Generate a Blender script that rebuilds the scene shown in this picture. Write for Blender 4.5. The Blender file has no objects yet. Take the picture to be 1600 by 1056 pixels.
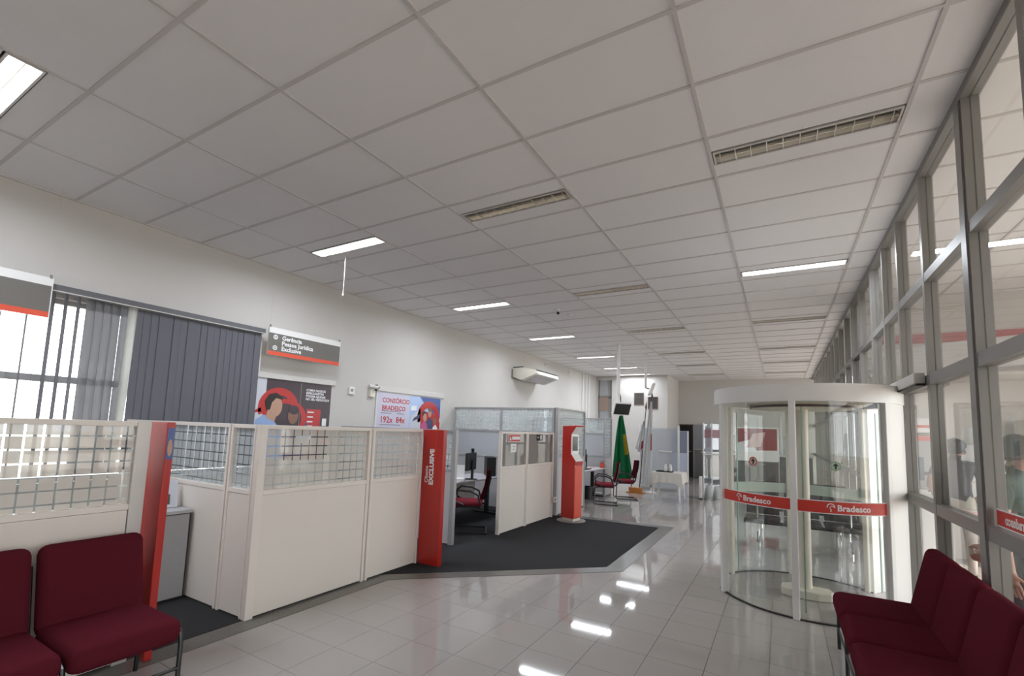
import bpy, bmesh, math, random
import numpy as np
from mathutils import Matrix, Vector
random.seed(7)
SC = bpy.context.scene
COL = SC.collection
PI = math.pi

# ------------------------------------------------------------------ camera, world, light, exposure
EYE = 1.65
def camera():
    p, r, y = (math.radians(v) for v in (5.63, 1.98, -30.07))
    f = Vector((math.sin(y) * math.cos(p), math.cos(y) * math.cos(p), math.sin(p)))
    rt = Vector((math.cos(y), -math.sin(y), 0)); up = rt.cross(f)
    R = rt * math.cos(r) + up * math.sin(r); U = up * math.cos(r) - rt * math.sin(r)
    cd = bpy.data.cameras.new('camera'); co = bpy.data.objects.new('camera', cd); COL.objects.link(co)
    cd.sensor_width = 36; cd.lens = 726.7 / 1600 * 36; cd.shift_y = 72 / 1600
    cd.clip_start = .05; cd.clip_end = 300
    M = Matrix.Identity(4)
    for i in range(3):
        M[i][0] = R[i]; M[i][1] = U[i]; M[i][2] = -f[i]
    M[2][3] = EYE
    co.matrix_world = M
    SC.camera = co
camera()
w = bpy.data.worlds.new('sky'); SC.world = w; w.use_nodes = True
bg = w.node_tree.nodes['Background']
bg.inputs[0].default_value = (.96, .97, 1.0, 1); bg.inputs[1].default_value = 4.6
SC.view_settings.view_transform = 'Standard'; SC.view_settings.look = 'None'
SC.view_settings.exposure = 0.12; SC.view_settings.gamma = 1
SC.view_settings.use_curve_mapping = False
SC.cycles.use_denoising = True
SC.cycles.max_bounces = 10; SC.cycles.diffuse_bounces = 6; SC.cycles.glossy_bounces = 5
SC.cycles.transparent_max_bounces = 24; SC.cycles.transmission_bounces = 8
SC.cycles.caustics_reflective = False; SC.cycles.caustics_refractive = False
SC.cycles.sample_clamp_indirect = 6

def portal(loc, rot, sx, sy):
    l = bpy.data.lights.new('daylight_portal', 'AREA'); l.shape = 'RECTANGLE'; l.size = sx; l.size_y = sy
    l.cycles.is_portal = True
    o = bpy.data.objects.new('daylight_portal', l); COL.objects.link(o); o.location = loc; o.rotation_euler = rot
portal((-6.72, 2.2, 1.9), (0, -PI/2, 0), 1.9, 3.5)         # left window, light goes +X
portal((5.25, 3.0, 1.9), (0, PI/2, 0), 3.4, 12.0)          # cash-machine hall facade, light goes -X
portal((1.25, 15, 2.0), (0, PI/2, 0), 3.6, 10.0)           # far glass wall, light goes -X

def sun(elev, azim, strength, col):
    l = bpy.data.lights.new('sun', 'SUN'); l.energy = strength; l.color = col; l.angle = math.radians(1.0)
    o = bpy.data.objects.new('sun', l); COL.objects.link(o)
    e, a = math.radians(elev), math.radians(azim)      # azimuth of the sun, measured from +X towards +Y
    o.rotation_euler = Vector((math.cos(e)*math.cos(a), math.cos(e)*math.sin(a), math.sin(e))).to_track_quat('Z', 'Y').to_euler()
sun(43, -12, 9, (1, .90, .79))

# ------------------------------------------------------------------ sizes of the place
CEIL = 3.929          # ceiling grid height
XW, XG, XP = -6.5, 1.09, -3.89   # left wall, glass wall, partition line
TX0, TY0 = -0.455, 2.388         # ceiling grid origin
TILEX, TILEY = 1.25, .625

# ------------------------------------------------------------------ materials
MATS = {}
def mat(name, col, rough=.5, metal=0, emit=None, estr=0, noise=0, nscale=20, bump=0, bscale=200, spec=.5, sheen=0):
    if name in MATS: return MATS[name]
    m = bpy.data.materials.new(name); m.use_nodes = True; nt = m.node_tree
    b = nt.nodes['Principled BSDF']
    b.inputs['Base Color'].default_value = (*col, 1); b.inputs['Roughness'].default_value = rough
    b.inputs['Metallic'].default_value = metal; b.inputs['Specular IOR Level'].default_value = spec
    if sheen: b.inputs['Sheen Weight'].default_value = sheen
    if emit: b.inputs['Emission Color'].default_value = (*emit, 1); b.inputs['Emission Strength'].default_value = estr
    tc = nt.nodes.new('ShaderNodeTexCoord')
    if noise:
        n = nt.nodes.new('ShaderNodeTexNoise'); n.inputs['Scale'].default_value = nscale; n.inputs['Detail'].default_value = 4
        mp = nt.nodes.new('ShaderNodeMixRGB'); mp.blend_type = 'MULTIPLY'; mp.inputs[0].default_value = 1
        r = nt.nodes.new('ShaderNodeMapRange'); r.inputs[3].default_value = 1 - noise; r.inputs[4].default_value = 1 + noise
        nt.links.new(tc.outputs['Object'], n.inputs['Vector']); nt.links.new(n.outputs['Fac'], r.inputs[0])
        mp.inputs[1].default_value = (*col, 1); nt.links.new(r.outputs[0], mp.inputs[2])
        nt.links.new(mp.outputs[0], b.inputs['Base Color'])
    if bump:
        n = nt.nodes.new('ShaderNodeTexNoise'); n.inputs['Scale'].default_value = bscale
        bp = nt.nodes.new('ShaderNodeBump'); bp.inputs['Strength'].default_value = bump; bp.inputs['Distance'].default_value = .002
        nt.links.new(tc.outputs['Object'], n.inputs['Vector']); nt.links.new(n.outputs['Fac'], bp.inputs['Height'])
        nt.links.new(bp.outputs[0], b.inputs['Normal'])
    MATS[name] = m; return m

def glassmat(name, tint=(.96, .98, .97), refl=.10, haze=0, hazecol=(.8, .82, .82)):
    """thin architectural glass: see-through, with a Fresnel reflection and optional milky haze"""
    if name in MATS: return MATS[name]
    m = bpy.data.materials.new(name); m.use_nodes = True; nt = m.node_tree
    for n in list(nt.nodes):
        if n.type != 'OUTPUT_MATERIAL': nt.nodes.remove(n)
    out = nt.nodes['Material Output']
    t = nt.nodes.new('ShaderNodeBsdfTransparent'); t.inputs[0].default_value = (*tint, 1)
    g = nt.nodes.new('ShaderNodeBsdfGlossy'); g.inputs['Roughness'].default_value = .02
    lw = nt.nodes.new('ShaderNodeFresnel'); lw.inputs['IOR'].default_value = 1.45
    ad = nt.nodes.new('ShaderNodeMath'); ad.operation = 'MULTIPLY_ADD'; ad.inputs[1].default_value = .9; ad.inputs[2].default_value = refl - .04; ad.use_clamp = True
    nt.links.new(lw.outputs[0], ad.inputs[0])
    ge = nt.nodes.new('ShaderNodeNewGeometry'); inv = nt.nodes.new('ShaderNodeMath'); inv.operation = 'SUBTRACT'; inv.inputs[0].default_value = 1
    nt.links.new(ge.outputs['Backfacing'], inv.inputs[1])
    fr = nt.nodes.new('ShaderNodeMath'); fr.operation = 'MULTIPLY'; nt.links.new(ad.outputs[0], fr.inputs[0]); nt.links.new(inv.outputs[0], fr.inputs[1])
    base = t
    if haze:
        d = nt.nodes.new('ShaderNodeBsdfDiffuse'); d.inputs[0].default_value = (*hazecol, 1)
        tl = nt.nodes.new('ShaderNodeBsdfTranslucent'); tl.inputs[0].default_value = (*hazecol, 1)
        mx0 = nt.nodes.new('ShaderNodeMixShader'); mx0.inputs[0].default_value = .35
        nt.links.new(d.outputs[0], mx0.inputs[1]); nt.links.new(tl.outputs[0], mx0.inputs[2])
        mx = nt.nodes.new('ShaderNodeMixShader'); mx.inputs[0].default_value = haze
        nt.links.new(t.outputs[0], mx.inputs[1]); nt.links.new(mx0.outputs[0], mx.inputs[2]); base = mx
    ms = nt.nodes.new('ShaderNodeMixShader')
    nt.links.new(fr.outputs[0], ms.inputs[0]); nt.links.new(base.outputs[0], ms.inputs[1]); nt.links.new(g.outputs[0], ms.inputs[2])
    nt.links.new(ms.outputs[0], out.inputs[0])
    MATS[name] = m; return m

def filmmat(name, hazecol=(.82, .77, .715), amount=.76, pitch=.084, gap=.011):
    """clear glass carrying a frosted film of small squares (local x and z)"""
    m = glassmat(name, (.93, .97, .97), .08, amount, hazecol); nt = m.node_tree
    hz = [n for n in nt.nodes if n.type == 'MIX_SHADER' and abs(n.inputs[0].default_value - amount) < 1e-5][0]
    tc = nt.nodes.new('ShaderNodeTexCoord'); sp = nt.nodes.new('ShaderNodeSeparateXYZ'); nt.links.new(tc.outputs['Object'], sp.inputs[0])
    def line(sock):
        a = nt.nodes.new('ShaderNodeMath'); a.operation = 'DIVIDE'; a.inputs[1].default_value = pitch; nt.links.new(sock, a.inputs[0])
        b = nt.nodes.new('ShaderNodeMath'); b.operation = 'FRACT'; nt.links.new(a.outputs[0], b.inputs[0])
        c = nt.nodes.new('ShaderNodeMath'); c.operation = 'GREATER_THAN'; c.inputs[1].default_value = gap / pitch; nt.links.new(b.outputs[0], c.inputs[0]); return c.outputs[0]
    mu = nt.nodes.new('ShaderNodeMath'); mu.operation = 'MULTIPLY'
    nt.links.new(line(sp.outputs[0]), mu.inputs[0]); nt.links.new(line(sp.outputs[2]), mu.inputs[1])
    m2 = nt.nodes.new('ShaderNodeMath'); m2.operation = 'MULTIPLY'; m2.inputs[1].default_value = amount; nt.links.new(mu.outputs[0], m2.inputs[0])
    nt.links.new(m2.outputs[0], hz.inputs[0])
    return m

M_WALL = mat('painted_wall', (.60, .577, .55), .75, noise=.02, nscale=3, bump=.08, bscale=120)
M_TILE = mat('ceiling_tile', (.82, .80, .80), .9, noise=.015, nscale=6, bump=.15, bscale=300)
M_BAR = mat('ceiling_grid_bar', (.61, .58, .565), .6, noise=.01)
M_SLAB = mat('plenum', (.4, .4, .4), .9, noise=.03)
M_FLOOR = mat('polished_porcelain', (.40, .372, .355), .045, noise=.035, nscale=2.2, spec=.6)
M_GROUT = mat('grout', (.22, .205, .19), .6, noise=.05)
M_CARPET = mat('charcoal_carpet', (.043, .043, .045), .98, noise=.35, nscale=260, bump=.5, bscale=500, spec=.05)
M_GRANITE = mat('grey_granite', (.145, .138, .126), .25, noise=.5, nscale=150)
M_ALU = mat('grey_aluminium', (.27, .26, .245), .42, metal=.35, noise=.03, nscale=5)
M_ALUL = mat('light_aluminium', (.62, .60, .57), .4, metal=.25, noise=.02)
M_PFRAME = mat('partition_frame', (.85, .79, .73), .4, noise=.02, nscale=4)
M_PPANEL = mat('partition_panel', (.82, .765, .70), .5, noise=.025, nscale=3)
M_PPANELG = mat('partition_panel_grey', (.52, .51, .52), .5, noise=.02, nscale=3)
M_PGREY = mat('partition_frame_grey', (.42, .42, .42), .4, metal=.3, noise=.02)
M_RED = mat('red_lacquer', (.46, .022, .016), .28, noise=.03, nscale=3)
M_REDB = mat('red_print', (.62, .045, .03), .45, noise=.02)
M_ORANGE = mat('orange_red_print', (.72, .09, .045), .5, noise=.02)
M_BURG = mat('burgundy_fabric', (.10, .0135, .0225), .95, noise=.12, nscale=120, bump=.3, bscale=700, spec=.02)
M_BLACK = mat('black_paint', (.012, .012, .013), .3, noise=.05)
M_BLACKM = mat('black_plastic', (.018, .018, .02), .45, noise=.06)
M_CHROME = mat('chrome', (.75, .75, .76), .12, metal=1, noise=.02)
M_WHITE = mat('white_plastic', (.80, .79, .77), .35, noise=.015)
M_CREAM = mat('cream_paint', (.78, .74, .64), .4, noise=.02)
M_WHITEP = mat('white_print', (.86, .86, .86), .5, noise=.01)
M_GREYP = mat('grey_sign_print', (.15, .14, .125), .5, noise=.03)
M_GLASS = glassmat('clear_glass', (.98, .985, .98), .08)
M_GLASSW = glassmat('partition_wall_glass', (.925, .935, .925), .12, .02, (.72, .72, .71))
M_GLASSG = glassmat('green_edge_glass', (.975, .988, .98), .07)
M_GLASSE = mat('glass_edge', (.30, .46, .38), .2, noise=.02)
M_FILM = filmmat('frosted_square_film')
M_FILMC = filmmat('frosted_square_film_cool', (.70, .73, .74), .60)
M_FROST = glassmat('frosted_screen', (.9, .92, .94), .08, .40, (.56, .58, .62))
M_ACRYL = glassmat('acrylic', (.9, .92, .94), .10, .12, (.75, .78, .82))
M_TUBE = mat('lit_tube', (1, 1, 1), .4, emit=(.95, .97, 1), estr=14, noise=.01)
M_TUBEOFF = mat('unlit_tube', (.75, .74, .70), .2, noise=.01)
M_LOUVER = mat('bright_louvre', (.88, .82, .72), .28, metal=1, noise=.02)
M_SLAT = mat('blue_grey_blind', (.135, .135, .155), .85, noise=.10, nscale=60, bump=.2, bscale=300)
M_SLATT = glassmat('thin_blind_fabric', (.8, .8, .8), .02, .82, (.26, .26, .275))
M_RAIL = mat('blind_rail', (.12, .12, .13), .5, noise=.03)
M_SCREEN = mat('dark_screen', (.015, .016, .018), .12, noise=.02)
M_DESK = mat('grey_laminate', (.50, .50, .53), .4, noise=.03, nscale=5)
M_CAB = mat('grey_cabinet', (.30, .30, .31), .45, noise=.03)
M_CHAIRRED = mat('red_chair_fabric', (.20, .022, .035), .9, noise=.12, nscale=90, bump=.3, bscale=500, spec=.1)
M_GREENF = mat('green_flag_cloth', (.010, .22, .085), .8, noise=.06, nscale=30)
M_YELLOWF = mat('yellow_flag_cloth', (.78, .55, .03), .8, noise=.05)
M_WHITEF = mat('white_flag_cloth', (.82, .82, .82), .85, noise=.03)
M_CLOTH = mat('ivory_tablecloth', (.66, .62, .57), .85, noise=.05, nscale=12, bump=.2, bscale=400)
M_WOOD = mat('orange_wood', (.50, .19, .035), .45, noise=.18, nscale=9)
M_DWOOD = mat('dark_wood', (.085, .035, .022), .4, noise=.2, nscale=14)
M_DARK = mat('dark_opening', (.03, .03, .03), .8, noise=.05)
M_SKIN = mat('skin', (.42, .22, .15), .55, noise=.05)
M_HAIR = mat('hair', (.015, .012, .010), .6, noise=.2, nscale=60)

# ------------------------------------------------------------------ mesh helpers
class MB:
    def __init__(s): s.bm = bmesh.new()
    def _fin(s, vs, M, bev, seg):
        if bev:
            es = list({e for v in vs for e in v.link_edges})
            r = bmesh.ops.bevel(s.bm, geom=es, offset=bev, segments=seg, profile=.5, affect='EDGES', clamp_overlap=True)
            vs = list({v for v in r['verts']} | {v for v in vs if v.is_valid})
        if M is not None: bmesh.ops.transform(s.bm, matrix=M, verts=vs)
        return s
    def box(s, x0, x1, y0, y1, z0, z1, bev=0, seg=2, M=None):
        vs = [s.bm.verts.new(p) for p in ((x0,y0,z0),(x1,y0,z0),(x1,y1,z0),(x0,y1,z0),(x0,y0,z1),(x1,y0,z1),(x1,y1,z1),(x0,y1,z1))]
        for f in ((3,2,1,0),(4,5,6,7),(0,1,5,4),(1,2,6,5),(2,3,7,6),(3,0,4,7)): s.bm.faces.new([vs[i] for i in f])
        return s._fin(vs, M, bev, seg)
    def prism(s, pts, a, b, axis='z', bev=0, seg=2, M=None):
        """extrude a 2-D outline: axis z uses (x,y), y uses (x,z), x uses (y,z)"""
        def P(u, v, h): return (u, v, h) if axis == 'z' else ((u, h, v) if axis == 'y' else (h, u, v))
        lo = [s.bm.verts.new(P(u, v, a)) for u, v in pts]; hi = [s.bm.verts.new(P(u, v, b)) for u, v in pts]
        n = len(pts); fs = [s.bm.faces.new(lo[::-1]), s.bm.faces.new(hi)]
        for i in range(n): fs.append(s.bm.faces.new([lo[i], lo[(i+1) % n], hi[(i+1) % n], hi[i]]))
        bmesh.ops.recalc_face_normals(s.bm, faces=fs)
        return s._fin(lo + hi, M, bev, seg)
    def tube(s, pts, r, n=8, closed=False, M=None):
        pts = [Vector(p) for p in pts]; rings = []; N = len(pts)
        rr = r if isinstance(r, (list, tuple)) else [r] * N
        prev = None
        for i, p in enumerate(pts):
            a = pts[i-1] if (i > 0 or closed) else None; b = pts[(i+1) % N] if (i < N-1 or closed) else None
            d = ((p - a).normalized() if a is not None else Vector()) + ((b - p).normalized() if b is not None else Vector())
            d = d.normalized() if d.length > 1e-6 else Vector((0,0,1))
            if prev is None:
                u = d.orthogonal().normalized()
            else:
                u = (prev - d * prev.dot(d)); u = u.normalized() if u.length > 1e-5 else d.orthogonal().normalized()
            prev = u; v = d.cross(u)
            rings.append([s.bm.verts.new(p + (u * math.cos(2*PI*k/n) + v * math.sin(2*PI*k/n)) * rr[i]) for k in range(n)])
        for i in range(N if closed else N-1):
            A, B = rings[i], rings[(i+1) % N]
            for k in range(n): s.bm.faces.new([A[k], A[(k+1) % n], B[(k+1) % n], B[k]])
        if not closed: s.bm.faces.new(rings[0][::-1]); s.bm.faces.new(rings[-1])
        if M is not None: bmesh.ops.transform(s.bm, matrix=M, verts=[v for R in rings for v in R])
        return s
    def lathe(s, prof, n=16, c=(0,0,0), M=None):
        rings = []
        for r, z in prof:
            rings.append([s.bm.verts.new((c[0] + r*math.cos(2*PI*k/n), c[1] + r*math.sin(2*PI*k/n), c[2] + z)) for k in range(n)])
        for A, B in zip(rings, rings[1:]):
            for k in range(n): s.bm.faces.new([A[k], A[(k+1) % n], B[(k+1) % n], B[k]])
        s.bm.faces.new(rings[0][::-1]); s.bm.faces.new(rings[-1])
        if M is not None: bmesh.ops.transform(s.bm, matrix=M, verts=[v for R in rings for v in R])
        return s
    def arc(s, r0, r1, a0, a1, z0, z1, n=24, c=(0,0)):
        """solid curved wall between two radii"""
        R = []
        for i in range(n+1):
            a = a0 + (a1 - a0) * i / n; ca, sa = math.cos(a), math.sin(a)
            R.append([s.bm.verts.new((c[0]+r*ca, c[1]+r*sa, z)) for r, z in ((r0,z0),(r1,z0),(r1,z1),(r0,z1))])
        for A, B in zip(R, R[1:]):
            for k in range(4): s.bm.faces.new([A[k], B[k], B[(k+1)%4], A[(k+1)%4]])
        s.bm.faces.new(R[0]); s.bm.faces.new(R[-1][::-1])
        return s
    def ball(s, c, r, sx=1, sy=1, sz=1, u=14, v=9):
        m = Matrix.Translation(c) @ Matrix.Diagonal((r*sx, r*sy, r*sz, 1))
        bmesh.ops.create_uvsphere(s.bm, u_segments=u, v_segments=v, radius=1, matrix=m); return s
    def grid(s, f, nu, nv, thick=None):
        V = [[s.bm.verts.new(f(i/nu, j/nv)) for j in range(nv+1)] for i in range(nu+1)]
        for i in range(nu):
            for j in range(nv): s.bm.faces.new([V[i][j], V[i+1][j], V[i+1][j+1], V[i][j+1]])
        if thick:
            fs = s.bm.faces[:] ; bmesh.ops.solidify(s.bm, geom=fs, thickness=thick)
        return s
    def mesh(s, name, m, smooth=False):
        bmesh.ops.recalc_face_normals(s.bm, faces=s.bm.faces[:])
        me = bpy.data.meshes.new(name); s.bm.to_mesh(me); s.bm.free()
        if m is not None: me.materials.append(m)
        if smooth:
            me.polygons.foreach_set('use_smooth', [True] * len(me.polygons))
            try: me.set_sharp_from_angle(angle=math.radians(38))
            except Exception: pass
        return me

def link(name, me, parent=None, loc=(0,0,0), rot=(0,0,0)):
    o = bpy.data.objects.new(name, me); COL.objects.link(o); o.location = loc; o.rotation_euler = rot
    if parent is not None: o.parent = parent
    return o
def tag(o, label=None, cat=None, group=None, kind=None):
    for k, v in (('label', label), ('category', cat), ('group', group), ('kind', kind)):
        if v: o[k] = v
    return o
def thing(name, label, cat, loc=(0,0,0), rz=0, group=None):
    o = bpy.data.objects.new(name, None); COL.objects.link(o); o.empty_display_size = .1
    o.location = loc; o.rotation_euler = (0, 0, rz)
    return tag(o, label, cat, group)
def part(name, mb, m, parent, label=None, smooth=False):
    o = link(name, mb.mesh(name, m, smooth), parent)
    if label: o['label'] = label
    return o
def single(name, mb, m, label, cat, loc, rz=0, group=None, smooth=False):
    return tag(link(name, mb.mesh(name, m, smooth), None, loc, (0, 0, rz)), label, cat, group)
def struct(name, mb, m): return tag(link(name, mb.mesh(name, m)), kind='structure')
def copy_tree(o, parent=None):
    c = o.copy(); COL.objects.link(c); c.parent = parent
    for ch in list(o.children): copy_tree(ch, c)
    return c

def text_mesh(s, size, m, depth=.002, bold=0.0, align='LEFT', space=1.0):
    cu = bpy.data.curves.new('lettering', 'FONT'); cu.body = s; cu.size = size; cu.extrude = depth / 2; cu.offset = bold
    cu.align_x = align; cu.space_line = space; cu.resolution_u = 2; cu.fill_mode = 'BOTH'
    ob = bpy.data.objects.new('lettering', cu); COL.objects.link(ob)
    dg = bpy.context.evaluated_depsgraph_get()
    me = bpy.data.meshes.new_from_object(ob.evaluated_get(dg)); bpy.data.objects.remove(ob); bpy.data.curves.remove(cu)
    me.name = 'lettering'; me.materials.clear(); me.materials.append(m); return me
def text(s, size, m, parent, M, bold=0.0, align='LEFT', space=1.0, fn=None, name='lettering'):
    me = text_mesh(s, size, m, bold=bold, align=align, space=space)
    me.transform(M)
    if fn:
        for v in me.vertices: v.co = fn(v.co)
    return link(name, me, parent)
def face_x(x, y, z, mirror=False):   # lettering on a plane facing +X: reads along +Y... seen from +X side text runs to +Y
    return Matrix.Translation((x, y, z)) @ Matrix(((0,0,1,0),(1,0,0,0),(0,1,0,0),(0,0,0,1)))
def face_my(x, y, z):                # lettering facing -Y, running +X
    return Matrix.Translation((x, y, z)) @ Matrix.Rotation(PI/2, 4, 'X')
ORD = ['first','second','third','fourth','fifth','sixth','seventh','eighth','ninth','tenth','eleventh','twelfth']

# ------------------------------------------------------------------ floor
FX0, FY0, FT = -0.504, 2.519, .4
floor = struct('floor', MB().box(-6.9, 5.3, -4.9, 21.0, -.15, -.012), M_GROUT)
tile_me = MB().box(-.1985, .1985, -.1985, .1985, -.012, 0).mesh('floor_tile', M_FLOOR)
cells = []
for i in range(-16, 15):
    for j in range(-18, 46):
        x, y = FX0 + FT*(i+.5), FY0 + FT*(j+.5)
        if x < -6.7 or x > 5.1 or y < -4.7 or y > 20.6: continue
        cells.append((x, y))
def carpeted(x, y):
    return x < XP + .0 and y < 9.9 or (x < -1.95 and y < 8.6 and y > 3.95 + (x - XP) * .93 + .25)
def in_view(x, y):     # rough plan wedge of what the photograph sees of the floor
    return y > 1.9 and x < XG + .1 and x > -3.95 and y > 2.6 + .35*x - .6 and x > -1.9*y + 1.0
vis = sorted([c for c in cells if in_view(*c) and not carpeted(*c)], key=lambda c: c[0]**2 + c[1]**2)
near = set(vis[:290])
for c in vis[:290]: link('floor_tile', tile_me, floor, (c[0], c[1], 0), (random.gauss(0, .0006), random.gauss(0, .0006), 0))
mb = MB()
for c in cells:
    if c not in near: mb.box(c[0]-.1985, c[0]+.1985, c[1]-.1985, c[1]+.1985, -.012, 0)
tag(link('far_floor_tiles', mb.mesh('far_floor_tiles', M_FLOOR), floor), kind='stuff')

CARPET = [(-6.49,-.5),(XP,-.5),(XP,3.93),(-1.9,5.78),(-1.92,8.72),(XP,8.6),(XP,9.9),(-6.49,9.9)]
single('carpet', MB().prism([(x+3.9, y-6) for x, y in CARPET], 0.001, .008), M_CARPET, 'charcoal grey carpet laid in the cubicles and in front of their entrance', 'carpet', (-3.9, 6, 0))
mb = MB()
GR = [(-3.69,3.86),(-1.68,5.71),(-1.7,8.95),(XP,8.82)]
IN = [(XP,3.93),(-1.9,5.78),(-1.92,8.72),(XP,8.6)]
mb.prism([(XP,-.5),(-3.69,-.5),GR[0],(XP,3.93)], .001, .004)
for k in range(3): mb.prism([IN[k], GR[k], GR[k+1], IN[k+1]], .001, .004)
struct('trim_1', mb, M_GRANITE)['label'] = 'grey granite border strip between carpet and tiles'

# ------------------------------------------------------------------ ceiling
ceil = struct('ceiling', MB().box(-6.9, 5.3, -4.9, 21.0, 4.06, 4.2), M_SLAB)
XL = [XW, -5.455, -4.205, -2.955, -1.705, -.455, .795, XG]
J0, J1 = -5, 30
mb = MB()
for x in XL[1:-1]: mb.box(x-.0125, x+.0125, -4.8, 20.9, CEIL, CEIL+.03)
for j in range(-11, 31):
    y = TY0 + TILEY*j; mb.box(XW, XG, y-.0125, y+.0125, CEIL+.001, CEIL+.029)
mb.box(XW, XW+.025, -4.8, 20.9, CEIL-.004, CEIL+.03)
part('ceiling_grid', mb, M_BAR, ceil)
LIGHTS = {}   # (column, row) -> lit
for j in (-3, 2, 7, 12, 17, 21): LIGHTS[(1, j)] = True
LIGHTS[(1, 24)] = True
for j in (2, 7, 12, 17, 21, 25): LIGHTS[(3, j)] = False; LIGHTS[(5, j)] = (j == 7)
LIGHTS[(1, -8)] = True  # unseen fixture behind the viewer, carrying on the lit row, added for its light
tcache = {}
def ctile(x0, x1, y0, y1):
    k = (round(x1-x0, 3), round(y1-y0, 3))
    if k not in tcache:
        a, b = k[0]/2 - .006, k[1]/2 - .006
        tcache[k] = MB().box(-a, a, -b, b, 0, .015).mesh('ceiling_tile', M_TILE)
    link('ceiling_tile', tcache[k], ceil, ((x0+x1)/2, (y0+y1)/2, CEIL + .008 + random.uniform(-.001, .0015)))
FW = .20
for j in range(J0, J1):
    y0, y1 = TY0 + TILEY*j, TY0 + TILEY*(j+1); yc = (y0+y1)/2
    for i in range(len(XL)-1):
        if y0 > 17.9 and XL[i+1] < -3.6: continue
        if (i, j) in LIGHTS:
            ctile(XL[i], XL[i+1], y0, yc - FW/2); ctile(XL[i], XL[i+1], yc + FW/2, y1)
        else: ctile(XL[i], XL[i+1], y0, y1)
mb = MB()
for j in range(-11, J0):
    y0, y1 = TY0 + TILEY*j, TY0 + TILEY*(j+1); yc = (y0+y1)/2
    for i in range(len(XL)-1):
        if (i, j) in LIGHTS:
            mb.box(XL[i], XL[i+1], y0, yc-FW/2, CEIL+.008, CEIL+.02); mb.box(XL[i], XL[i+1], yc+FW/2, y1, CEIL+.008, CEIL+.02)
        else: mb.box(XL[i]+.006, XL[i+1]-.006, y0+.006, y1-.006, CEIL+.008, CEIL+.02)
for j in range(-11, 12):
    for i in range(4): mb.box(XG+.05+i*1.03, XG+1.07+i*1.03, TY0+TILEY*j+.008, TY0+TILEY*(j+1)-.008, CEIL+.008, CEIL+.02)
tag(link('far_ceiling_tiles', mb.mesh('far_ceiling_tiles', M_TILE), ceil), kind='stuff')
HALL_BAR = MB()
for j in range(-11, 12): HALL_BAR.box(XG+.04, 5.2, TY0+TILEY*j-.012, TY0+TILEY*j+.012, CEIL+.001, CEIL+.03)
for i in range(5): HALL_BAR.box(XG+.05+i*1.03-.012, XG+.05+i*1.03+.012, -4.5, 9.6, CEIL, CEIL+.03)
part('ceiling_grid', HALL_BAR, M_BAR, ceil)

# recessed fluorescent fixtures
def light_proto(lit):
    L, W = 1.21, FW - .01
    t = thing('ceiling_light', '', '', (0, 0, 0))
    a, b = L/2, W/2
    part('frame', MB().box(-a, a, -b, -b+.014, -.003, .012).box(-a, a, b-.014, b, -.003, .012).box(-a, -a+.014, -b, b, -.003, .012).box(a-.014, a, -b, b, -.003, .012), M_ALUL, t)
    part('reflector', MB().prism([(-b+.012, .01), (-b+.04, .075), (b-.04, .075), (b-.012, .01), (b-.01, .01), (b-.036, .079), (-b+.036, .079), (-b+.01, .01)], -a+.01, a-.01, 'x').box(-a+.005, -a+.01, -b+.01, b-.01, .01, .079).box(a-.01, a-.005, -b+.01, b-.01, .01, .079), M_LOUVER if not lit else M_WHITE, t)
    for s in (-1, 1):
        part('fluorescent_tube', MB().tube([(-a+.02, s*.04, .045), (a-.02, s*.04, .045)], .013, 10), M_TUBE if lit else M_TUBEOFF, t, smooth=True)
    mb = MB().box(-a+.012, a-.012, -.003, .003, .002, .02)
    for k in range(11):
        x = -a + .05 + k * (L - .1) / 10; mb.box(x-.002, x+.002, -b+.012, b-.012, 0, .022)
    part('louvre', mb, M_LOUVER, t)
    if lit:
        l = bpy.data.lights.new('fluorescent_glow', 'AREA'); l.shape = 'RECTANGLE'; l.size = 1.15; l.size_y = .15
        l.energy = 40; l.color = (.84, .91, 1.0); l.spread = math.radians(170)
        lo = bpy.data.objects.new('fluorescent_glow', l); COL.objects.link(lo); lo.parent = t; lo.location = (0, 0, -.006)
    return t
pl, po = light_proto(True), light_proto(False)
used = set()
rown = {1: 'in the row above the cubicles', 3: 'in the middle row', 5: 'in the row by the glass wall'}
for (i, j), lit in sorted(LIGHTS.items()):
    src = pl if lit else po
    o = src if src.name not in used else copy_tree(src); used.add(src.name)
    xc, yc = (XL[i] + XL[i+1]) / 2, TY0 + TILEY*(j+.5)
    o.location = (xc, yc, CEIL)
    if (i, j) == (1, 24):
        for chd in o.children:
            if chd.type == 'LIGHT': chd.data = chd.data.copy(); chd.data.energy = 20
    rows = sorted(jj for (ii, jj) in LIGHTS if ii == i and jj > -5)
    nth = ORD[rows.index(j)] if j in rows else 'rearmost'
    tag(o, '%s recessed ceiling light, %s from the viewer %s' % ('lit' if lit else 'unlit', nth, rown[i]) if j in rows else '%s recessed ceiling light added unseen behind the viewer %s' % ('lit' if lit else 'unlit', rown[i]), 'ceiling light', 'recessed ceiling lights')

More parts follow.
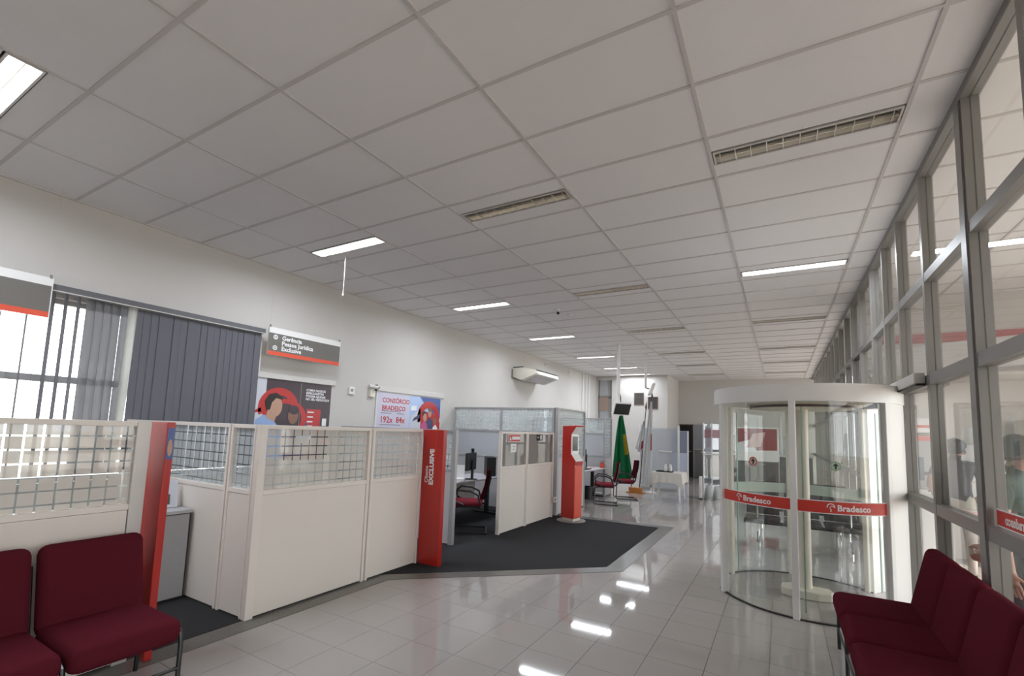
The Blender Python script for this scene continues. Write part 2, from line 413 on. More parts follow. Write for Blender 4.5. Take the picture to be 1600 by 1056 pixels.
# ------------------------------------------------------------------ walls
def wall_x(name, x0, x1, y0, y1, z1, holes, m=None):
    """wall of constant X with rectangular holes (ya, yb, za, zb), non-overlapping in Y"""
    mb = MB(); y = y0
    for ya, yb, za, zb in sorted(holes):
        if ya > y: mb.box(x0, x1, y, ya, 0, z1)
        if za > 0: mb.box(x0, x1, ya, yb, 0, za)
        if zb < z1: mb.box(x0, x1, ya, yb, zb, z1)
        y = yb
    if y < y1: mb.box(x0, x1, y, y1, 0, z1)
    return struct(name, mb, m or M_WALL)
def wall_y(name, y0, y1, x0, x1, z1, holes, m=None):
    mb = MB(); x = x0
    for xa, xb, za, zb in sorted(holes):
        if xa > x: mb.box(x, xa, y0, y1, 0, z1)
        if za > 0: mb.box(xa, xb, y0, y1, 0, za)
        if zb < z1: mb.box(xa, xb, y0, y1, zb, z1)
        x = xb
    if x < x1: mb.box(x, x1, y0, y1, 0, z1)
    return struct(name, mb, m or M_WALL)
WZ = 4.06
wall_x('wall_left', XW-.2, XW, -4.7, 18.3, WZ, [(.45, 3.95, .95, 2.86)])
wall_y('wall_rear', -4.9, -4.7, -6.7, 5.3, WZ, [])
wall_y('wall_end', 18.1, 18.3, XW, -3.68, WZ, [(-6.42, -5.84, 1.75, 3.8)])
wall_x('wall_side', -3.88, -3.68, 18.3, 20.5, WZ, [])
wall_y('wall_back', 20.3, 20.5, -3.68, 1.3, WZ, [(-3.64, -3.1, 0, 2.13)])
struct('baseboard_back', MB().box(-3.1, 1.05, 20.27, 20.3, 0, .1), M_PGREY)
wall_y('wall_dividing', 9.4, 9.6, XG+.05, 5.3, WZ, [])
wall_x('wall_facade', 5.2, 5.3, -4.7, 9.4, WZ, [(-4.4, 9.1, .25, 3.5)], M_ALUL)
struct('ground_outside', MB().box(-60, 60, -60, 60, -.35, -.2), mat('paving', (.46, .43, .39), .9, noise=.1, nscale=2))
MF = MB()
for k in range(9): MF.box(5.21, 5.29, -4.4+k*1.68, -4.33+k*1.68, .25, 3.5)
MF.box(5.21, 5.29, -4.4, 9.1, 2.3, 2.37)
tag(link('window_3', MF.mesh('window_3', M_ALU)), kind='structure')

# left window with its frame and panes, the wall recess behind the blinds
wn = struct('window_1', MB().box(XW-.14, XW-.08, .45, 3.95, .95, 1.0).box(XW-.14, XW-.08, .45, 3.95, 2.81, 2.86).box(XW-.14, XW-.08, .45, 3.95, 1.98, 2.05).box(XW-.14, XW-.08, .45, .5, .95, 2.86).box(XW-.14, XW-.08, 3.9, 3.95, .95, 2.86).box(XW-.14, XW-.08, 2.7, 2.76, .95, 2.86), M_PGREY)
for ya, yb in ((.5, 2.7), (2.76, 3.9)):
    for za, zb in ((1.0, 1.98), (2.05, 2.81)):
        part('window_pane', MB().box(XW-.114, XW-.108, ya, yb, za, zb), M_GLASS, wn)
# tall far window
w5 = struct('window_5', MB().box(-6.42, -6.37, 18.14, 18.2, 1.75, 3.8).box(-5.89, -5.84, 18.14, 18.2, 1.75, 3.8).box(-6.42, -5.84, 18.14, 18.2, 3.05, 3.15).box(-5.97, -5.94, 18.14, 18.2, 1.75, 3.8), M_ALU)
for za, zb, mm in ((1.75, 3.05, M_FROST), (3.15, 3.8, M_FROST)): part('window_pane', MB().box(-6.37, -5.97, 18.165, 18.17, za, zb), mm, w5)
part('roller_blind', MB().box(-6.36, -5.98, 18.10, 18.105, 2.55, 3.1), mat('brown_blind', (.30, .22, .18), .8, noise=.1), w5)
struct('window_backing', MB().box(-6.6, -5.7, 18.6, 18.65, 1.5, 4.0), mat('grey_outside_wall', (.25, .24, .23), .9, noise=.1))
# conduit trim on the left wall near the far corner
for k, (y, r) in enumerate(((16.55, .05), (16.95, .035), (17.2, .05))):
    struct('trim_%d' % (k+2), MB().box(XW, XW+r, y-.04, y+.04, 0, CEIL-.01, bev=.008), M_WHITE)

# ------------------------------------------------------------------ vertical blinds
def blinds():
    t = thing('vertical_blind', 'blue-grey vertical blind over the left window, half open at its near end', 'blind', (-6.4, 2.6, 0))
    part('head_rail', MB().box(-.05, .05, -1.95, 1.30, 2.895, 2.965, bev=.006), M_RAIL, t)
    part('rail_lip', MB().box(.05, .056, -1.95, 1.30, 2.893, 2.903), M_ALUL, t, 'pale edge strip under the head rail')
    n = 0
    y = -1.9
    closed = MB().box(-.0012, .0012, -.047, .047, 0, 1.86).mesh('blind_slat', M_SLAT)
    thin = MB().box(-.0012, .0012, -.047, .047, 0, 1.86).mesh('blind_slat', M_SLATT)
    bright = MB().grid(lambda u, v: (.012*math.sin(u*PI) , (u-.5)*.09 - .05*(1-v)**2, v*1.86), 6, 10, .002).mesh('blind_slat', mat('lit_slat_paint', (.55, .56, .54), .7, noise=.05))  # pale colour paints in the light on one bunched slat
    while y < 1.28:
        if y < -.95: ang, step, me = math.radians(70 + random.uniform(-8, 8)), .088, closed
        elif y < -.72: ang, step, me = math.radians(58), .10, closed
        elif y < -.28: ang, step, me = math.radians(22 + random.uniform(-6, 6)), .075, thin
        else: ang, step, me = math.radians(4 + random.uniform(-1, 1)), .078, closed
        if -.33 < y < -.24 and n == 0: me, n, ang = bright, 1, 0
        link('blind_slat', me, t, (random.uniform(-.004, .004), y, 1.03), (0, 0, ang)); y += step
blinds()

# ------------------------------------------------------------------ hanging signs
def hang_sign(label, y0, y1, lines):
    t = thing('hanging_sign', label, 'sign', (-6.28, (y0+y1)/2, 2.6), math.radians(0))
    a = (y1-y0)/2
    part('sign_board', MB().box(-.012, .012, -a, a, 0, .40, bev=.002), M_WHITE, t)
    part('grey_face', MB().box(.012, .0135, -a, a-.01, .055, .315), M_GREYP, t)
    part('red_band', MB().box(.012, .014, -a, a-.01, 0, .055), M_ORANGE, t)
    for s in (-1, 1):
        part('hanging_wire', MB().tube([(0, s*(a-.02), .40), (0, s*(a-.02), 1.33)], .0015, 5), M_ALUL, t)
        part('wire_clip', MB().box(-.012, .012, s*(a-.02)-.008, s*(a-.02)+.008, .39, .43), M_ALU, t)
    if lines:
        text('Gerência\nPessoa Jurídica\nExclusive', .088, M_WHITEP, t, face_x(.0142, -a+.20, .235), bold=.0022, space=.88)
        for zz in (.262, .108):
            part('arrow_roundel', MB().arc(.022, .034, 0, 2*PI, 0, .002, 20), M_WHITEP, t).matrix_local = face_x(.0142, -a+.10, zz)
            part('arrow_symbol', MB().prism([(-.005,.015),(.005,.015),(.005,0),(.014,0),(0,-.016),(-.014,0),(-.005,0)], 0, .002), M_WHITEP, t).matrix_local = face_x(.0142, -a+.10, zz)
    return t
hang_sign('grey hanging sign with red band at the far left in front of the open blind', .31, 1.62, False)
hang_sign('grey hanging sign reading Gerência Pessoa Jurídica Exclusive', 3.90, 5.14, True)

# ------------------------------------------------------------------ wall posters
def flat(parent, name, pts, x, m, d=.0012): return part(name, MB().prism(pts, x, x+d, 'x'), m, parent)
def ell(cy, cz, ry, rz, n=20, a0=0, a1=2*PI): return [(cy + ry*math.cos(a0+(a1-a0)*k/n), cz + rz*math.sin(a0+(a1-a0)*k/n)) for k in range(n)]
def ring(parent, name, cy, cz, r0, r1, a0, a1, x, m, sy=1.0):
    A = [a0+(a1-a0)*k/24 for k in range(25)]
    flat(parent, name, [(cy+sy*r1*math.cos(a), cz+r1*math.sin(a)) for a in A] + [(cy+sy*r0*math.cos(a), cz+r0*math.sin(a)) for a in A[::-1]], x, m)
P_DARK = mat('poster_dark_print', (.060, .040, .050), .3, noise=.1); P_PALE = mat('poster_pale_print', (.60, .62, .68), .3, noise=.03)
P_BLUE = mat('poster_blue_print', (.30, .42, .68), .3, noise=.05); P_SKY = mat('poster_sky_print', (.42, .55, .80), .3, noise=.12, nscale=3)
P_DEEP = mat('poster_deep_blue_print', (.06, .11, .34), .3, noise=.1); P_SKIN = mat('poster_skin_print', (.50, .30, .21), .3, noise=.06)
P_SKIN2 = mat('poster_dark_skin_print', (.26, .13, .085), .3, noise=.06); P_NAVY = mat('poster_navy_print', (.055, .055, .13), .3, noise=.05)
P_RED = mat('poster_red_print', (.50, .035, .035), .3, noise=.05); P_PINK = mat('poster_pink_print', (.55, .10, .27), .3, noise=.05)
P_LAV = mat('poster_lavender_print', (.60, .58, .70), .3, noise=.05)
def poster1():
    t = thing('wall_poster', 'dark wall poster of two men in front of a red ring beside the blind', 'poster', (XW, 4.55, 1.05))
    part('poster_backing', MB().box(.004, .02, -.64, .64, 0, 1.28), M_WHITE, t)
    part('poster_rail', MB().box(.003, .045, -.69, .70, 1.23, 1.31, bev=.006), M_ALUL, t)
    part('dark_print', MB().box(.020, .0212, -.49, .64, .02, 1.23), P_DARK, t); part('pale_print', MB().box(.020, .0212, -.64, -.49, .02, 1.23), P_PALE, t)
    x = .0214
    ring(t, 'red_ring', -.27, .80, .20, .31, math.radians(15), math.radians(200), x, P_RED, 1.05)
    ring(t, 'red_ring', -.16, .66, .22, .29, math.radians(-40), math.radians(175), x+.0012, P_RED, 1.25)
    flat(t, 'red_ring_tip', [(-.55,.80),(-.68,.74),(-.70,.71),(-.54,.74)], x, P_RED)
    flat(t, 'blue_shirt', [(-.63,.02),(-.62,.62),(-.50,.70),(-.38,.66),(-.28,.55),(-.20,.40),(-.14,.02)], x+.0024, P_BLUE)
    flat(t, 'face', ell(-.33, .83, .11, .155), x+.0036, P_SKIN)
    flat(t, 'neck', [(-.44,.78),(-.30,.70),(-.33,.60),(-.47,.66)], x+.003, P_SKIN)
    flat(t, 'dark_hair', [(-.47,.76),(-.50,.90),(-.44,1.0),(-.33,1.03),(-.24,.98),(-.22,.93),(-.33,.95),(-.39,.88),(-.41,.78)], x+.0048, mat('poster_hair_print', (.02,.014,.012), .35, noise=.1))
    flat(t, 'navy_jacket', [(-.22,.02),(-.20,.42),(-.09,.52),(.08,.52),(.17,.36),(.22,.02)], x+.0018, P_NAVY)
    flat(t, 'second_face', ell(-.03, .70, .085, .13), x+.0030, P_SKIN2)
    flat(t, 'second_hair', ell(-.02, .79, .09, .07), x+.0042, P_DARK)
    flat(t, 'second_hand', ell(.20, .50, .045, .07), x+.003, P_SKIN2)
    flat(t, 'laptop', [(.02,.28),(.05,.40),(.32,.40),(.26,.28)], x+.0054, P_PALE)
    flat(t, 'red_panel', [(.20,.45),(.20,.82),(.46,.82),(.46,.45)], x, P_RED); flat(t, 'blue_corner', [(.20,.45),(.20,.62),(.34,.45)], x+.0012, P_DEEP)
    flat(t, 'red_corner', [(.52,.28),(.62,.40),(.62,.28)], x, P_RED)
    flat(t, 'white_patch', [(.50,.56),(.50,.68),(.58,.68),(.58,.56)], x, M_WHITEP)
    for z in (.76, .685, .61, .54): flat(t, 'white_line', [(.22,z),(.22,z+.02),(.22+.14+.04*math.sin(z*90),z+.02),(.22+.14+.04*math.sin(z*90),z)], x+.0024, M_WHITEP)
    text('COMO NOSSOS\nESPECIALISTAS\nPODEM AJUDAR\nNO SEU NEGÓCIO?', .050, M_WHITEP, t, face_x(x, .17, 1.10), bold=.0015, space=.95)
    part('seam', MB().box(.0214, .0222, .075, .083, .45, 1.22), M_ALU, t)
poster1()
def poster2():
    t = thing('wall_poster', 'pale blue wall poster reading Consórcio Bradesco 192x 84x', 'poster', (XW, 7.15, 1.05))
    part('poster_backing', MB().box(.004, .02, -.95, .95, 0, 1.28), M_WHITE, t)
    part('poster_rail', MB().box(.003, .045, -.97, 1.02, 1.24, 1.34, bev=.006), M_ALUL, t)
    part('rail_end_cap', MB().box(.003, .05, -.985, -.96, 1.24, 1.35), M_BLACKM, t)
    x = .0202
    part('lavender_print', MB().box(.020, .0212, -.93, -.05, .02, 1.22), P_LAV, t); part('sky_print', MB().box(.020, .0212, -.05, .93, .02, 1.22), P_SKY, t)
    x = .0214
    flat(t, 'deep_sky', [(.25,1.22),(.93,1.22),(.93,.80),(.55,.95)], x, P_DEEP)
    ring(t, 'red_ring', .55, .80, .20, .34, math.radians(-30), math.radians(200), x+.0012, P_RED, 1.05)
    flat(t, 'red_ground', [(.25,.38),(.25,.80),(.40,.92),(.70,.90),(.93,.70),(.93,.38)], x+.0006, P_RED)
    flat(t, 'van', [(-.03,.50),(0,.82),(.10,.86),(.28,.98),(.30,.56),(.25,.50)], x+.0012, P_PALE); flat(t, 'van_windows', [(.04,.70),(.10,.78),(.26,.86),(.26,.78)], x+.0024, P_NAVY)
    flat(t, 'street', [(-.05,.38),(-.05,.52),(.25,.56),(.30,.38)], x+.0018, P_DARK)
    flat(t, 'pink_top', [(.30,.38),(.33,.66),(.42,.74),(.50,.66),(.56,.38)], x+.003, P_PINK); flat(t, 'face', ell(.43, .80, .055, .085), x+.0042, P_SKIN); flat(t, 'dark_hair', ell(.41, .87, .07, .06), x+.0036, P_DARK)
    flat(t, 'dark_suit', [(.48,.38),(.48,.72),(.57,.80),(.68,.74),(.72,.38)], x+.0024, P_NAVY); flat(t, 'second_face', ell(.58, .90, .055, .09), x+.0042, P_SKIN); flat(t, 'second_hair', ell(.58, .97, .06, .045), x+.0048, P_SKIN2)
    flat(t, 'white_top', [(.66,.38),(.70,.60),(.78,.66),(.85,.58),(.87,.38)], x+.0036, M_WHITEP); flat(t, 'third_face', ell(.76, .74, .05, .08), x+.0048, P_SKIN2)
    flat(t, 'sun_glint', [(-.02,.92),(0,1.02),(.16,1.03),(.16,.93)], x+.003, M_WHITEP)
    text('CONSÓRCIO\nBRADESCO', .125, P_RED, t, face_x(x, -.80, 1.04), bold=.003, space=1.15)
    text('192x  84x', .165, P_RED, t, face_x(x, -.84, .66), bold=.003)
    for z, a, b in ((.87,-.80,-.30), (.83,-.82,-.55), (.83,-.40,-.20), (.61,-.84,-.30)): flat(t, 'small_print', [(a,z),(a,z+.014),(b,z+.014),(b,z)], x, mat('small_print', (.25,.18,.25), .4, noise=.1))
poster2()

# small wall devices
t = thing('wall_thermostat', 'small white thermostat on the left wall between the posters', 'thermostat', (XW, 5.62, 2.17))
part('body', MB().box(0, .03, -.06, .06, 0, .13, bev=.008), M_WHITE, t); part('display', MB().box(.03, .032, -.035, .02, .05, .10), M_CAB, t)
t = thing('wall_camera', 'small white security camera on the left wall beside the pale blue poster', 'camera', (XW, 6.08, 2.16))
part('bracket_box', MB().box(0, .05, -.06, .06, 0, .12, bev=.006), M_CREAM, t); part('arm', MB().tube([(.03, 0, .12), (.05, .0, .17)], .012, 8), M_WHITE, t)
c = part('camera_body', MB().tube([(.02, -.06, .20), (.12, .06, .175)], .032, 12), M_WHITE, t, smooth=True); part('lens', MB().tube([(.118, .057, .176), (.128, .070, .173)], .024, 12), M_BLACK, c)
t = thing('smoke_detector', 'white round smoke detector on the ceiling next to the dome camera', 'detector', (-3.52, 8.22, CEIL)); part('base', MB().lathe([(.06,-.012),(.06,0)], 16), M_WHITE, t); part('cap', MB().lathe([(.03,-.035),(.048,-.028),(.05,-.012)], 16), M_WHITE, t, smooth=True)
t = thing('ceiling_camera', 'small dark-lensed security camera fixed under the ceiling tiles', 'camera', (-3.59, 7.78, CEIL)); part('base', MB().lathe([(.055,-.03),(.06,0)], 16), M_WHITE, t); part('camera_body', MB().tube([(0,0,-.035),(.05,-.06,-.09)], .034, 12), M_WHITE, t, smooth=True); part('lens', MB().tube([(.048,-.058,-.088),(.06,-.07,-.10)], .028, 12), M_BLACK, t)
t = thing('pull_switch', 'thin white pull cord hanging from the ceiling by the second lit light', 'pull switch', (-5.09, 4.15, CEIL)); part('cord', MB().tube([(0,0,0),(.003,0,-.3),(0,0,-.53)], .0035, 6), M_ALUL, t); part('cord_knob', MB().lathe([(.004,-.56),(.009,-.55),(.009,-.53),(.004,-.525)], 8), M_WHITE, t)
for y, d in ((13.3, 'beyond the air conditioner'), (15.2, 'near the far conduit pipes')):
    t = thing('alarm_sensor', 'tiny white alarm sensor high on the left wall %s' % d, 'sensor', (XW, y, 3.72)); part('body', MB().box(0, .06, -.035, .035, 0, .13, bev=.012), M_WHITE, t); part('lens', MB().box(.06, .063, -.025, .025, .03, .09), M_CAB, t)

# air conditioner
t = thing('air_conditioner', 'cream wall-hung air conditioner high on the left wall', 'air conditioner', (XW, 11.95, 2.95))
part('housing', MB().prism([(.02,.18),(.02,.42),(.30,.44),(.70,.37),(.76,.31),(.74,.24),(.30,.08)], -.75, .75, 'y', bev=.02), M_CREAM, t, smooth=True)
part('outlet_vane', MB().box(-.01, .01, -.68, .68, -.05, .05, bev=.004, M=Matrix.Translation((.765,0,.285)) @ Matrix.Rotation(math.radians(-20),4,'Y')), M_WHITE, t)
part('vane_gap', MB().box(-.006, .004, -.70, .70, -.012, .012, M=Matrix.Translation((.735,0,.36)) @ Matrix.Rotation(math.radians(50),4,'Y')), M_BLACKM, t)
part('intake_grille', MB().box(-.2, .2, -.60, .60, -.004, .004, M=Matrix.Translation((.52,0,.155)) @ Matrix.Rotation(math.radians(-20),4,'Y')), M_PPANELG, t)
part('mounting_bracket', MB().box(0, .03, -.77, .77, .14, .40), M_ALU, t); part('top_pipe', MB().tube([(.02,-.72,.45),(.35,-.72,.46)], .012, 8), M_BLACKM, t)

# ------------------------------------------------------------------ glass wall to the cash-machine hall
wr = struct('wall_right', MB().box(XG-.05, XG+.05, -4.7, 20.3, 3.875, 4.06).box(XG-.04, XG+.04, -4.7, 5.85, 0, .09).box(XG-.04, XG+.04, 6.9, 20.3, 0, .09), M_ALU)
MULL = [-3.35, -2.45, -1.5, -.6, .3, 1.2, 2.1, 3.0, 3.91, 4.93, 5.86, 6.62, 7.42, 8.5, 9.35, 10.26, 11.25, 12.2, 13.1, 14.0, 14.9, 15.8, 16.7, 17.6, 18.5, 19.4]
THICK = {2.1: .075, 3.91: .075, 7.42: .06, 12.2: .06}
def bar(y):
    hw = THICK.get(y, .03); z0 = 2.22 if y == 6.62 else .09
    mm = MB().box(XG-.045, XG+.045, y-hw, y+hw, z0, 3.875)
    if hw > .06: mm.box(XG-.055, XG-.045, y-hw+.02, y-hw+.032, z0, 3.875)
    part('mullion', mm, M_ALU, wr)
for y in MULL: bar(y)
RAILS = [(2.975, 3.05), (2.13, 2.215), (1.10, 1.185)]
for z0, z1 in RAILS[:2]: part('transom', MB().box(XG-.043, XG+.043, -4.7, 20.3, z0, z1), M_ALU, wr)
part('transom', MB().box(XG-.043, XG+.043, -4.7, 5.86, RAILS[2][0], RAILS[2][1]), M_ALU, wr); part('transom', MB().box(XG-.043, XG+.043, 6.9, 20.3, RAILS[2][0], RAILS[2][1]), M_ALU, wr)
ys = [-4.7] + MULL + [20.3]; zs = [(.09, 1.10), (1.185, 2.13), (2.215, 2.975), (3.05, 3.875)]
for a, b in zip(ys, ys[1:]):
    for k, (z0, z1) in enumerate(zs):
        if k < 2 and 5.8 < a < 7.0 : continue
        part('glass_pane', MB().box(XG-.004, XG+.004, a+THICK.get(a,.03), b-THICK.get(b,.03), z0, z1), M_GLASSW, wr)
part('door_track', MB().box(XG-.12, XG-.045, 5.0, 6.3, 2.15, 2.24, bev=.006), M_ALUL, wr); part('door_track_underside', MB().box(XG-.11, XG-.05, 5.0, 6.31, 2.13, 2.15), M_BLACKM, wr)  # black strip along the underside of the door track
# mirrored red decal on the pane
dc = thing('glass_decal', 'red lettered decal strip on the glass pane behind the right bench', 'decal', (XG-.006, 3.4, 1.20))
part('red_strip', MB().box(-.001, .001, -.40, .42, 0, .085), M_REDB, dc); part('white_edge', MB().box(-.0012, .0008, -.40, .42, .085, .092).box(-.0012, .0008, -.40, .42, -.007, 0), M_WHITEP, dc)
text('Bradesco', .075, M_WHITEP, dc, Matrix.Translation((-.002, .02, .018)) @ Matrix(((0,0,1,0),(1,0,0,0),(0,1,0,0),(0,0,0,1))), bold=.0015)

# ------------------------------------------------------------------ office partitions
def partition(label, p0, p1, h=1.62, zg=1.06, film=None, endpost=None, frame=None, panel=None, posts=(.03, .03), extra=None, panes=1, group='cubicle partitions'):
    film = film or M_FILM; frame = frame or M_PFRAME; panel = panel or M_PPANEL
    d = Vector((p1[0]-p0[0], p1[1]-p0[1], 0)); L = d.length
    t = thing('office_partition', label, 'partition', (p0[0], p0[1], 0), math.atan2(d.y, d.x), group)
    a, b = posts
    part('post', MB().box(0, a, -.03, .03, .004, h, bev=.003), frame, t); part('post', MB().box(L-b, L, -.03, .03, .004, h, bev=.003), endpost or frame, t)
    part('top_rail', MB().box(a, L-b, -.028, .028, h-.035, h, bev=.003), frame, t)
    part('middle_rail', MB().box(a, L-b, -.028, .028, zg-.04, zg, bev=.003), frame, t)
    part('lower_panel', MB().box(a+.004, L-b-.004, -.022, .022, .02, zg-.042), panel, t)
    top = h - .035
    if extra:
        part('upper_rail', MB().box(a, L-b, -.025, .025, extra-.02, extra+.02), frame, t)
        zz = [(zg, extra-.02), (extra+.02, top)]
    else: zz = [(zg, top)]
    w = (L-a-b)/panes
    for k in range(panes):
        x0, x1 = a+k*w, a+(k+1)*w
        if k: part('glazing_bar', MB().box(x0-.02, x0+.02, -.02, .02, zg, top), frame, t); x0 += .02
        if k < panes-1: x1 -= .02
        for q, (z0, z1) in enumerate(zz):
            part('pane', MB().box(x0, x1, -.0008, .0008, z0, z1), film if (q == len(zz)-1 or not extra) else M_FROST, t)
    return t
G = dict(frame=M_PGREY, panel=M_PPANELG, film=M_FILMC)
partition('cream partition with frosted squares behind the left bench', (XP, -.55), (XP, 1.60), posts=(.03, .085), endpost=M_ALUL)
partition('wide cream partition panel with frosted squares, right of the entry with cabinet', (XP, 2.40), (XP, 3.665), posts=(.07, .035))
partition('narrower cream partition panel with frosted squares next to the red Exclusive blade', (XP, 3.685), (XP, 4.50), posts=(.035, .03))
partition('short grey-cream partition inside the left entry next to the cream corner post', (-4.30, 2.43), (XP-.04, 2.43), posts=(.03, .02), film=M_FILMC)
partition('cream partition with frosted squares running to the window behind the grey cabinet', (-6.46, 2.43), (-4.32, 2.43), film=M_FILMC, posts=(.03,.03))
partition('grey partition end seen between the red Exclusive blade and the cubicle desk', (-6.46, 5.46), (-4.04, 5.46), posts=(.03, .07), **G)
partition('cream partition carrying a small red sign and a white paper', (XP, 6.40), (XP, 7.28), posts=(.04, .03), film=glassmat('smoked_film', (.6,.6,.6), .04, .86, (.42,.41,.385)), frame=M_PFRAME)
partition('cream partition carrying a small black pictogram sign', (XP, 7.30), (XP, 8.40), posts=(.03, .06), film=MATS['smoked_film'], frame=M_PFRAME)
partition('tall grey glazed partition behind the cubicle desk, from the wall to the corner post', (-6.46, 8.60), (-3.95, 8.60), h=2.13, zg=1.08, extra=1.62, panes=2, posts=(.03, .05), **G)
partition('tall grey glazed partition directly behind the red kiosk', (XP, 8.56), (XP, 10.10), h=2.13, zg=1.12, posts=(.08, .05), **G)
partition('grey glazed partition behind the far desk with monitor', (-6.46, 12.60), (-4.1, 12.60), h=2.06, zg=1.02, extra=1.62, panes=3, posts=(.03, .06), **G)
partition('low grey partition separating the far desk from the flags', (-4.06, 12.0), (-4.06, 12.56), h=2.06, zg=1.02, posts=(.03, .03), **G)
partition('far grey half-glazed partition beside the dark doorway', (-3.08, 20.2), (-2.1, 20.2), h=2.15, zg=1.15, film=M_FROST, frame=M_PGREY, panel=mat('dark_grey_panel', (.17,.17,.175), .5, noise=.03), panes=1)
# signs stuck on the cream partitions
t = thing('door_sign', 'small red sign on the smoked glass of the cream partition', 'sign', (XP+.006, 6.86, 1.46)); part('plate', MB().box(0, .004, -.20, .20, 0, .11), M_REDB, t); part('white_field', MB().box(.004, .005, -.09, .18, .03, .08), M_WHITEP, t); part('white_emblem', MB().prism([(-.17,.02),(-.14,.09),(-.11,.02)], .004, .005, 'x'), M_WHITEP, t)
part('white_border', MB().box(.0, .0035, -.21, .21, -.01, .12), M_WHITEP, t)
t = thing('paper_notice', 'white paper notice under the small red sign', 'notice', (XP+.006, 6.83, 1.28)); part('sheet', MB().box(0, .001, -.10, .10, 0, .14), M_WHITEP, t); part('print_lines', MB().box(.001, .0014, -.03, .05, .09, .10).box(.001, .0014, -.02, .03, .04, .055), M_CAB, t)
t = thing('pictogram_sign', 'small black pictogram sign on the second cream partition', 'sign', (XP+.006, 7.80, 1.47)); part('plate', MB().box(0, .004, -.12, .12, 0, .12), M_BLACK, t); part('white_arrow', MB().prism([(-.09,.04),(-.09,.08),(-.04,.06)], .004, .005, 'x'), M_WHITEP, t); part('white_figure', MB().box(.004, .005, .02, .08, .02, .10), M_WHITEP, t)
t = thing('wall_socket', 'white socket box at the foot of the post beside the red kiosk', 'socket', (XP+.031, 8.43, .28)); part('box', MB().box(0, .04, -.06, .06, 0, .10, bev=.006), M_WHITE, t); part('outlet', MB().box(.04, .043, -.025, .025, .03, .07), M_BLACKM, t)

# ------------------------------------------------------------------ red blades
def blade(label, y, x0, x1, thick, writing):
    t = thing('sign_blade', label, 'sign', ((x0+x1)/2, y+thick/2, 0)); w = (x1-x0)/2; h = thick/2
    part('blade_panel', MB().box(-w, w, -h, h, .004, 1.62, bev=.006), M_RED, t)
    if writing:
        part('seam', MB().box(w-.11, w-.107, -h-.001, -h, .95, 1.615), M_ORANGE, t)
        Mx = Matrix.Translation((w-.135, -h-.0012, .95)) @ Matrix.Rotation(PI/2, 4, 'X') @ Matrix.Rotation(PI/2, 4, 'Z')
        text('EXCLUSIVE', .088, M_WHITEP, t, Mx, bold=.004)
        text('Cliente', .07, M_WHITEP, t, Matrix.Translation((-.082, 0, .02)) @ Mx, bold=.001)
    else:
        part('photo_patch', MB().box(w, w+.0015, -h+.004, h-.004, 1.36, 1.58), P_DEEP, t); part('photo_face', MB().prism(ell(0, 1.44, h*.6, .06), w+.0015, w+.003, 'x'), P_SKIN, t)
    return t
blade('red sign blade with a small photo on its edge beside the left bench', 1.655, -4.03, -3.76, .05, False)
blade('red sign blade lettered Cliente Exclusive at the cubicle entrance', 4.52, -3.87, -3.55, .07, True)

# ------------------------------------------------------------------ cabinet with picture frame in the left entry
t = thing('office_cabinet', 'grey low cabinet with black edging inside the left entry', 'cabinet', (-5.05, 2.02, .009))
part('body', MB().box(-.24, .238, -.36, .36, .01, .77), M_CAB, t); part('top', MB().box(-.25, .255, -.37, .37, .77, .80, bev=.003), M_DESK, t)
part('edging', MB().box(.238, .25, -.37, .37, .765, .785).box(.238, .246, .352, .362, .02, .77).box(.238, .246, -.37, .37, .005, .02), M_BLACKM, t)
dr = part('door', MB().box(.239, .248, -.35, .35, .025, .76), mat('cabinet_door', (.40,.40,.415), .45, noise=.03), t); part('lock', MB().tube([(.248,.30,.08),(.252,.30,.08)], .008, 8), M_CHROME, dr)
t = thing('picture_frame', 'tilted photo stand on top of the grey low cabinet', 'frame', (-5.0, 2.25, .815))
part('stand_panel', MB().box(-.09, .09, -.006, .006, 0, .26, M=Matrix.Rotation(math.radians(75),4,'Z') @ Matrix.Rotation(math.radians(-22),4,'X')), P_PALE, t)
part('back_prop', MB().prism([(0,0),(.09,0),(.02,.12)], -.03, .03, 'y', M=Matrix.Rotation(math.radians(165),4,'Z')), M_BLACK, t)
part('print', MB().box(-.05, .05, .0062, .0075, .06, .20, M=Matrix.Rotation(math.radians(75),4,'Z') @ Matrix.Rotation(math.radians(-22),4,'X')), P_PINK, t)

# ------------------------------------------------------------------ waiting benches
def bench(label, loc, rz, n):
    t = thing('waiting_bench', label, 'bench', loc, rz, 'burgundy waiting benches')
    W = .54; y0 = -n*W/2
    seat = MB().box(.10, .64, -.262, .262, .315, .46, bev=.055, seg=4).mesh('seat_cushion', M_BURG, True)
    back = MB().box(-.055, .055, -.258, .258, -.01, .50, bev=.053, seg=4, M=Matrix.Translation((.115, 0, .395)) @ Matrix.Rotation(math.radians(-14), 4, 'Y')).mesh('back_cushion', M_BURG, True)
    for k in range(n):
        yc = y0 + W*(k+.5)
        link('seat_cushion', seat, t, (0, yc, 0)); link('back_cushion', back, t, (0, yc, 0))
    for k in range(n+1):
        y = y0 + W*k
        part('side_frame', MB().tube([(.60, y, .0), (.60, y, .30), (.585, y, .36), (.55, y, .375), (.10, y, .36), (.06, y, .37), (-.035, y, .74), (-.04, y, .76)], .0135, 8), M_BLACK, t, smooth=True)
        part('leg', MB().tube([(.10, y, .36), (.085, y, .10), (.08, y, 0)], .0135, 8), M_BLACK, t, smooth=True)
    for nm, x, z in (('front_rail', .60, .16), ('rear_rail', .085, .16), ('seat_rail', .45, .325), ('seat_rail', .2, .325)):
        part(nm, MB().tube([(x, y0, z), (x, -y0, z)], .011, 8), M_BLACK, t, smooth=True)
    return t
bench('burgundy padded waiting bench against the cream partition at the left', (-3.77, .775, 0), 0, 3)
